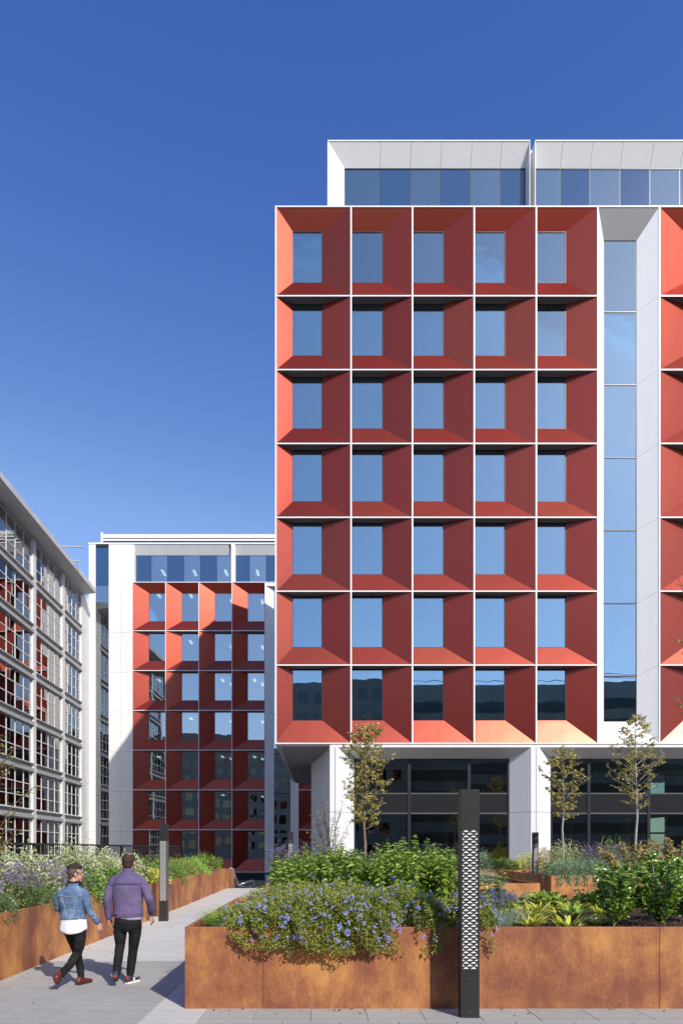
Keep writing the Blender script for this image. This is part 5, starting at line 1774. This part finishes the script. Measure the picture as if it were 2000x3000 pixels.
def shoe(root, ankle, yaw, pitch, mats, name='shoe', ln=0.27, white_mark=False):
    """upper, heel counter and sole; pitch lifts the heel about the toe"""
    upper, sole, counter = mats
    Rm = Matrix.Rotation(-yaw, 3, 'Z') @ Matrix.Rotation(-pitch, 3, 'X')
    a = Vector(ankle)
    # local: heel at y=-0.07, toe at y=ln-0.07, sole at z=0; ankle above the heel
    T = lambda x, y, z: a + Rm @ Vector((x, y, z))
    mb = MB()
    for (y, rx, rz, z) in ((-0.035, 0.034, 0.045, 0.05), (0.02, 0.036, 0.045, 0.055), (0.07, 0.040, 0.036, 0.042), (0.12, 0.043, 0.028, 0.034), (0.16, 0.038, 0.022, 0.028)):
        mb.ball(T(0, y, z), rx, 0.05, rz, 14, 10, Rm)
    mb.ball(T(0, -0.02, 0.085), 0.040, 0.048, 0.03, 14, 8, Rm)
    u = remesh(mb, 0.008, upper, name, root, 4)
    s = MB()
    outline = [(-0.028, -0.068), (0.028, -0.068), (0.036, -0.03), (0.034, 0.04), (0.046, 0.12), (0.036, 0.175), (0.0, 0.198), (-0.036, 0.175), (-0.044, 0.12), (-0.034, 0.04), (-0.036, -0.03)]
    n = len(outline)
    s.v = [tuple(T(x, y, 0.0)) for x, y in outline] + [tuple(T(x * 0.97, y * 0.98, 0.026)) for x, y in outline]
    s.f = [tuple(reversed(range(n))), tuple(range(n, 2 * n))] + [(i, (i + 1) % n, n + (i + 1) % n, n + i) for i in range(n)]
    s.mi = [0] * len(s.f)
    so = s.build('sole', sole, u, True)
    if counter:
        c = MB()
        c.ball(T(0, -0.058, 0.076), 0.030, 0.021, 0.030, 14, 10, Rm)
        c.build('heel_counter', counter, u, True, smooth=True)
    if white_mark:
        for sgn in (-1, 1):
            m = MB()
            m.tube([T(sgn * 0.043, 0.015, 0.03), T(sgn * 0.040, 0.055, 0.07)], 0.007, 6)
            m.tube([T(sgn * 0.042, 0.06, 0.03), T(sgn * 0.041, 0.020, 0.075)], 0.007, 6)
            m.build('side_stripe', 'shoe_white', u, True)
    return u


def person(loc, label, rz=0.0):
    root = thing('person', loc, label, 'person', None, rz)
    return root


# ---- man in the purple jacket (faces away along +y)
mx_, my_ = -2.60, 9.12
man = person((mx_, my_, 0), 'person in a purple jacket and black jeans walking away')
b_ = MB()
T = head(b_, (0.005, 0.03, 1.618), R(6), 1.06)
limb(b_, [(0.0, -0.005, 1.42), (0.0, 0.012, 1.56)], [0.064, 0.056])
b_.loft([((0, 0, 0.88), 0.15, 0.10), ((0, 0, 1.05), 0.145, 0.10), ((0, 0, 1.3), 0.165, 0.105), ((0, 0, 1.42), 0.10, 0.08)])
limb(b_, [(-0.17, 0, 1.40), (-0.262, -0.02, 1.13), (-0.268, 0.05, 0.88)], [0.045, 0.040, 0.028])
limb(b_, [(0.17, 0, 1.40), (0.285, -0.05, 1.14), (0.292, 0.10, 0.92)], [0.045, 0.040, 0.028])
hand(b_, (-0.268, 0.055, 0.875), (0.12, 0.10, -1.0), (1, 0.1, 0), 1)
hand(b_, (0.292, 0.105, 0.915), (0.18, 0.18, -1.0), (-1, 0.2, 0), -1)
limb(b_, [(-0.085, 0, 0.86), (-0.10, 0.02, 0.50), (-0.105, -0.16, 0.16)], [0.07, 0.045, 0.035])
limb(b_, [(0.085, 0, 0.86), (0.055, 0.06, 0.49), (0.012, 0.07, 0.10)], [0.07, 0.045, 0.035])
body = remesh(b_, 0.0055, 'skin', 'body', man, 3)
# jacket
j = MB()
j.loft([((0.005, 0, 0.895), 0.208, 0.135), ((0.005, 0, 0.93), 0.206, 0.136), ((0.0, 0, 1.05), 0.196, 0.132), ((0, 0, 1.18), 0.203, 0.134), ((0, -0.002, 1.30), 0.214, 0.132), ((0, -0.004, 1.37), 0.205, 0.118), ((0, -0.004, 1.425), 0.165, 0.100), ((0, 0.0, 1.468), 0.112, 0.086), ((0, 0.004, 1.50), 0.082, 0.078)], 32)
for sg in (-1, 1): limb(j, [(sg * 0.05, -0.004, 1.435), (sg * 0.175, -0.004, 1.385)], [0.062, 0.062])
limb(j, [(-0.176, 0.0, 1.375), (-0.238, -0.02, 1.25), (-0.272, -0.025, 1.135), (-0.272, 0.02, 1.0), (-0.268, 0.05, 0.885)], [0.068, 0.062, 0.056, 0.050, 0.043])
limb(j, [(0.176, 0.0, 1.375), (0.248, -0.03, 1.26), (0.298, -0.05, 1.14), (0.302, 0.02, 1.03), (0.292, 0.095, 0.94)], [0.068, 0.062, 0.056, 0.050, 0.043])
jk = remesh(j, 0.009, 'jacket_purple', 'jacket', man, 4)
dt = bpy.data.textures.new('folds', 'CLOUDS'); dt.noise_scale = 0.09; dt.noise_depth = 3


def folds(o, s):
    md = o.modifiers.new('folds', 'DISPLACE'); md.texture = dt; md.strength = s; md.mid_level = 0.5; md.texture_coords = 'LOCAL'


folds(jk, 0.009)
cl = MB()
n = 28
for k in range(n):
    a0, a1 = 2 * math.pi * k / n, 2 * math.pi * (k + 1) / n
    def ring(a, r, z, dy): return (r * 1.02 * math.cos(a), 0.004 + r * math.sin(a) + dy, z)
    if math.sin((a0 + a1) / 2) > 0.86: continue
    cl.hexa([ring(a0, 0.070, 1.475, 0), ring(a1, 0.070, 1.475, 0), ring(a1, 0.082, 1.475, 0), ring(a0, 0.082, 1.475, 0), ring(a0, 0.068, 1.545, 0.006), ring(a1, 0.068, 1.545, 0.006), ring(a1, 0.076, 1.54, 0.006), ring(a0, 0.076, 1.54, 0.006)])
cl.build('collar', 'jacket_purple', jk, True, smooth=False)
sm = MB()
sm.tube([(-0.195, -0.098, 1.345), (-0.10, -0.128, 1.345), (0.0, -0.134, 1.345), (0.10, -0.128, 1.345), (0.195, -0.098, 1.345)], 0.004, 5)
sm.tube([(-0.205, -0.055, 0.935), (-0.12, -0.115, 0.935), (0.0, -0.138, 0.935), (0.12, -0.115, 0.935), (0.205, -0.055, 0.935)], 0.004, 5)
sm.build('seam', 'seam_purple', jk, True)
# shirt tail and jeans
s_ = MB().loft([((0.02, -0.006, 0.865), 0.180, 0.115), ((0.02, -0.004, 0.95), 0.182, 0.118)], 28)
s_.build('shirt', 'shirt_grey', man, True, smooth=True)
t_ = MB()
t_.loft([((0.005, 0, 0.70), 0.10, 0.09), ((0.005, -0.008, 0.76), 0.172, 0.118), ((0.005, -0.010, 0.83), 0.178, 0.122), ((0.005, 0, 0.91), 0.168, 0.112)], 28)
limb(t_, [(-0.092, -0.01, 0.80), (-0.105, 0.01, 0.66), (-0.108, 0.02, 0.52), (-0.108, -0.06, 0.34), (-0.105, -0.145, 0.185)], [0.092, 0.085, 0.066, 0.060, 0.050])
limb(t_, [(0.098, -0.01, 0.80), (0.088, 0.03, 0.66), (0.060, 0.06, 0.50), (0.035, 0.07, 0.30), (0.015, 0.065, 0.125)], [0.092, 0.085, 0.066, 0.060, 0.052])
tr_ = remesh(t_, 0.009, 'jeans_black', 'trousers', man, 3)
folds(tr_, 0.013)
hp = MB()
Tm = Matrix.Rotation(-R(6), 3, 'Z')
hp.ball(T(0, -0.014, 0.034), 0.084, 0.104, 0.096, 24, 16, Tm)
hp.ball(T(0, -0.045, -0.02), 0.071, 0.060, 0.068, 20, 12, Tm)
hr_ = remesh(hp, 0.007, 'hair_brown', 'hair', man, 2)
cr = MB().ball(T(0.028, -0.056, 0.108), 0.026, 0.022, 0.010, 12, 8, Tm)
cr.build('crown_patch', 'skin', hr_, True, smooth=True)
shoe(man, (-0.105, -0.150, 0.115), R(-4), R(-38), ('shoe_navy', 'sole_dark', 'shoe_red'))
shoe(man, (0.012, 0.055, 0.0), R(22), 0.0, ('shoe_navy', 'shoe_white', 'shoe_red'), white_mark=True)

# ---- person in the denim jacket, head turned to the right
wx_, wy_ = -3.27, 8.95
wk = person((wx_, wy_, 0), 'person in a blue denim jacket with headphones round the neck, head turned')
HZ = 1.475
b_ = MB()
T = head(b_, (0.015, 0.04, HZ), R(62), 0.97)
limb(b_, [(0.0, 0.0, 1.27), (0.005, 0.02, 1.41)], [0.056, 0.050])
b_.loft([((0.02, 0, 0.78), 0.14, 0.10), ((0.0, 0, 0.95), 0.125, 0.09), ((0, 0, 1.15), 0.145, 0.09), ((0, 0, 1.26), 0.09, 0.07)])
limb(b_, [(0.15, 0, 1.24), (0.205, -0.03, 1.01), (0.30, 0.06, 0.83)], [0.042, 0.036, 0.025])
limb(b_, [(-0.15, 0, 1.24), (-0.205, 0.06, 1.02), (-0.16, 0.27, 0.93)], [0.042, 0.036, 0.025])
hand(b_, (0.302, 0.065, 0.825), (0.30, 0.25, -1.0), (-0.6, 0.8, 0), -1)
hand(b_, (-0.158, 0.275, 0.928), (0.2, 0.9, -0.25), (1, 0, -0.2), 1)
limb(b_, [(-0.05, 0.02, 0.76), (-0.01, 0.16, 0.46), (0.055, 0.15, 0.10)], [0.066, 0.042, 0.034])
limb(b_, [(0.09, 0.0, 0.76), (0.055, 0.03, 0.44), (-0.075, -0.22, 0.19)], [0.066, 0.042, 0.034])
remesh(b_, 0.0055, 'skin', 'body', wk, 3)
j = MB()
j.loft([((0.005, 0, 0.875), 0.172, 0.118), ((0.005, 0, 0.92), 0.168, 0.118), ((0.0, 0, 1.02), 0.158, 0.112), ((-0.01, -0.002, 1.12), 0.172, 0.114), ((-0.012, -0.004, 1.20), 0.186, 0.108), ((-0.010, -0.004, 1.25), 0.155, 0.092), ((-0.004, 0.0, 1.30), 0.100, 0.076), ((0, 0.004, 1.325), 0.072, 0.068)], 32)
for sg in (-1, 1): limb(j, [(sg * 0.04, -0.004, 1.275), (sg * 0.155, -0.004, 1.225)], [0.052, 0.054])
limb(j, [(0.150, 0.0, 1.215), (0.185, -0.02, 1.13), (0.212, -0.03, 1.015), (0.262, 0.02, 0.92), (0.298, 0.055, 0.845)], [0.062, 0.057, 0.050, 0.045, 0.040])
limb(j, [(-0.158, 0.0, 1.215), (-0.205, 0.03, 1.12), (-0.212, 0.07, 1.02), (-0.185, 0.17, 0.965), (-0.162, 0.26, 0.935)], [0.062, 0.057, 0.050, 0.045, 0.040])
jk = remesh(j, 0.009, 'denim_blue', 'jacket', wk, 4)
folds(jk, 0.010)
cl = MB()
for k in range(n):
    a0, a1 = 2 * math.pi * k / n, 2 * math.pi * (k + 1) / n
    def ring2(a, r, z): return (r * math.cos(a), 0.006 + r * math.sin(a), z)
    if math.sin((a0 + a1) / 2) > 0.85: continue
    cl.hexa([ring2(a0, 0.064, 1.30), ring2(a1, 0.064, 1.30), ring2(a1, 0.076, 1.30), ring2(a0, 0.076, 1.30), ring2(a0, 0.062, 1.355), ring2(a1, 0.062, 1.355), ring2(a1, 0.072, 1.35), ring2(a0, 0.072, 1.35)])
cl.build('collar', 'denim_blue', jk, True)
sm = MB()
sm.tube([(-0.165, -0.085, 1.195), (-0.08, -0.112, 1.190), (0.0, -0.116, 1.188), (0.08, -0.112, 1.190), (0.15, -0.088, 1.195)], 0.0035, 5)
sm.tube([(0.085, -0.108, 1.185), (0.055, -0.116, 1.04), (0.045, -0.118, 0.92)], 0.0035, 5)
sm.tube([(-0.105, -0.102, 1.185), (-0.065, -0.112, 1.04), (-0.055, -0.116, 0.92)], 0.0035, 5)
sm.tube([(-0.150, -0.062, 0.918), (-0.08, -0.106, 0.918), (0.0, -0.121, 0.918), (0.08, -0.108, 0.918), (0.158, -0.062, 0.918)], 0.0035, 5)
sm.build('seam', 'seam_denim', jk, True)
# long white shirt tail
s_ = MB()
rows = 8
nn = 40
for i in range(rows + 1):
    f = i / rows
    for k in range(nn):
        a = 2 * math.pi * k / nn
        low = 0.755 - 0.055 * max(0, -math.sin(a)) ** 1.5
        z = 0.95 + (low - 0.95) * f
        w = 1 + 0.03 * math.sin(7 * a + 1) * f
        s_.v.append((0.01 + (0.155 + 0.022 * f) * w * math.cos(a), (0.108 + 0.022 * f) * w * math.sin(a) - 0.006 * f, z))
for i in range(rows):
    for k in range(nn):
        a0 = i * nn + k; a1 = i * nn + (k + 1) % nn
        s_.f.append((a0, a0 + nn, a1 + nn, a1)); s_.mi.append(0)
so_ = s_.build('shirt', 'shirt_white', wk, True, smooth=True)
md = so_.modifiers.new('thick', 'SOLIDIFY'); md.thickness = 0.004
t_ = MB()
t_.loft([((0.02, 0, 0.66), 0.09, 0.085), ((0.02, -0.004, 0.72), 0.145, 0.108), ((0.02, -0.004, 0.79), 0.150, 0.110), ((0.01, 0, 0.87), 0.140, 0.10)], 28)
limb(t_, [(-0.055, 0.02, 0.74), (-0.035, 0.10, 0.60), (-0.008, 0.155, 0.46), (0.030, 0.155, 0.28), (0.055, 0.145, 0.115)], [0.080, 0.074, 0.060, 0.052, 0.046])
limb(t_, [(0.092, -0.005, 0.74), (0.080, 0.02, 0.60), (0.056, 0.03, 0.44), (-0.005, -0.09, 0.30), (-0.075, -0.215, 0.195)], [0.086, 0.080, 0.064, 0.056, 0.048])
tr_ = remesh(t_, 0.009, 'jeans_black', 'trousers', wk, 3)
folds(tr_, 0.013)
Rm = Matrix.Rotation(-R(62), 3, 'Z')
hp = MB()
hp.ball(T(0, -0.012, 0.078), 0.070, 0.090, 0.058, 24, 14, Rm)
for (q0, q1, q2, q3) in ((0.02, 0.045, 0.104, 0.034), (-0.025, 0.05, 0.100, 0.032), (0.0, 0.0, 0.122, 0.040), (0.03, -0.03, 0.112, 0.036), (-0.03, -0.03, 0.112, 0.036), (0.0, -0.07, 0.092, 0.036), (0.045, 0.01, 0.095, 0.030), (-0.045, 0.01, 0.095, 0.030)):
    hp.ball(T(q0, q1, q2), q3 * 0.95, q3 * 1.1, q3 * 0.7, 12, 8, Rm)
hr_ = remesh(hp, 0.006, 'hair_dark', 'hair', wk, 1)
dh = bpy.data.textures.new('tousle', 'CLOUDS'); dh.noise_scale = 0.022; dh.noise_depth = 2
mdh = hr_.modifiers.new('tousle', 'DISPLACE'); mdh.texture = dh; mdh.strength = 0.03; mdh.mid_level = 0.45; mdh.texture_coords = 'LOCAL'
hs = MB().ball(T(0, -0.020, 0.024), 0.0790, 0.092, 0.088, 20, 12, Rm)
hs.ball(T(0, -0.045, -0.035), 0.058, 0.052, 0.050, 16, 10, Rm)
remesh(hs, 0.007, 'hair_short', 'clipped_hair', wk, 2)
gs = MB()
gs.tube([T(0.082, -0.005, 0.022), T(0.080, 0.06, 0.024), T(0.066, 0.100, 0.020), T(0.030, 0.112, 0.016)], 0.0028, 6)
gs.tube([T(-0.082, -0.005, 0.022), T(-0.080, 0.06, 0.024), T(-0.066, 0.100, 0.020), T(-0.030, 0.112, 0.016)], 0.0028, 6)
gs.build('eyeglasses', 'black_plastic', wk, True)
hd = thing('headphones', (wx_, wy_, 1.33), 'black headphones hung round the neck of the denim walker', 'headphones')
hb = MB()
hb.tube([(0.075 * math.cos(a), 0.012 + 0.082 * math.sin(a), 0.045 + 0.004 * math.sin(a)) for a in [math.pi * (0.88 + 1.24 * k / 16) for k in range(17)]], 0.011, 8)
hb.build('headband', 'black_plastic', hd, True, smooth=True)
for s in (-1, 1):
    e_ = MB().ball((s * 0.066, 0.065, 0.02), 0.022, 0.036, 0.038, 14, 10)
    e_.build('ear_cup', 'black_plastic', hd, True, smooth=True)
shoe(wk, (0.055, 0.145, 0.0), R(24), 0.0, ('leather_red', 'sole_dark', None), name='boot')
shoe(wk, (-0.085, -0.235, 0.135), R(16), R(-42), ('leather_red', 'sole_dark', None), name='boot')
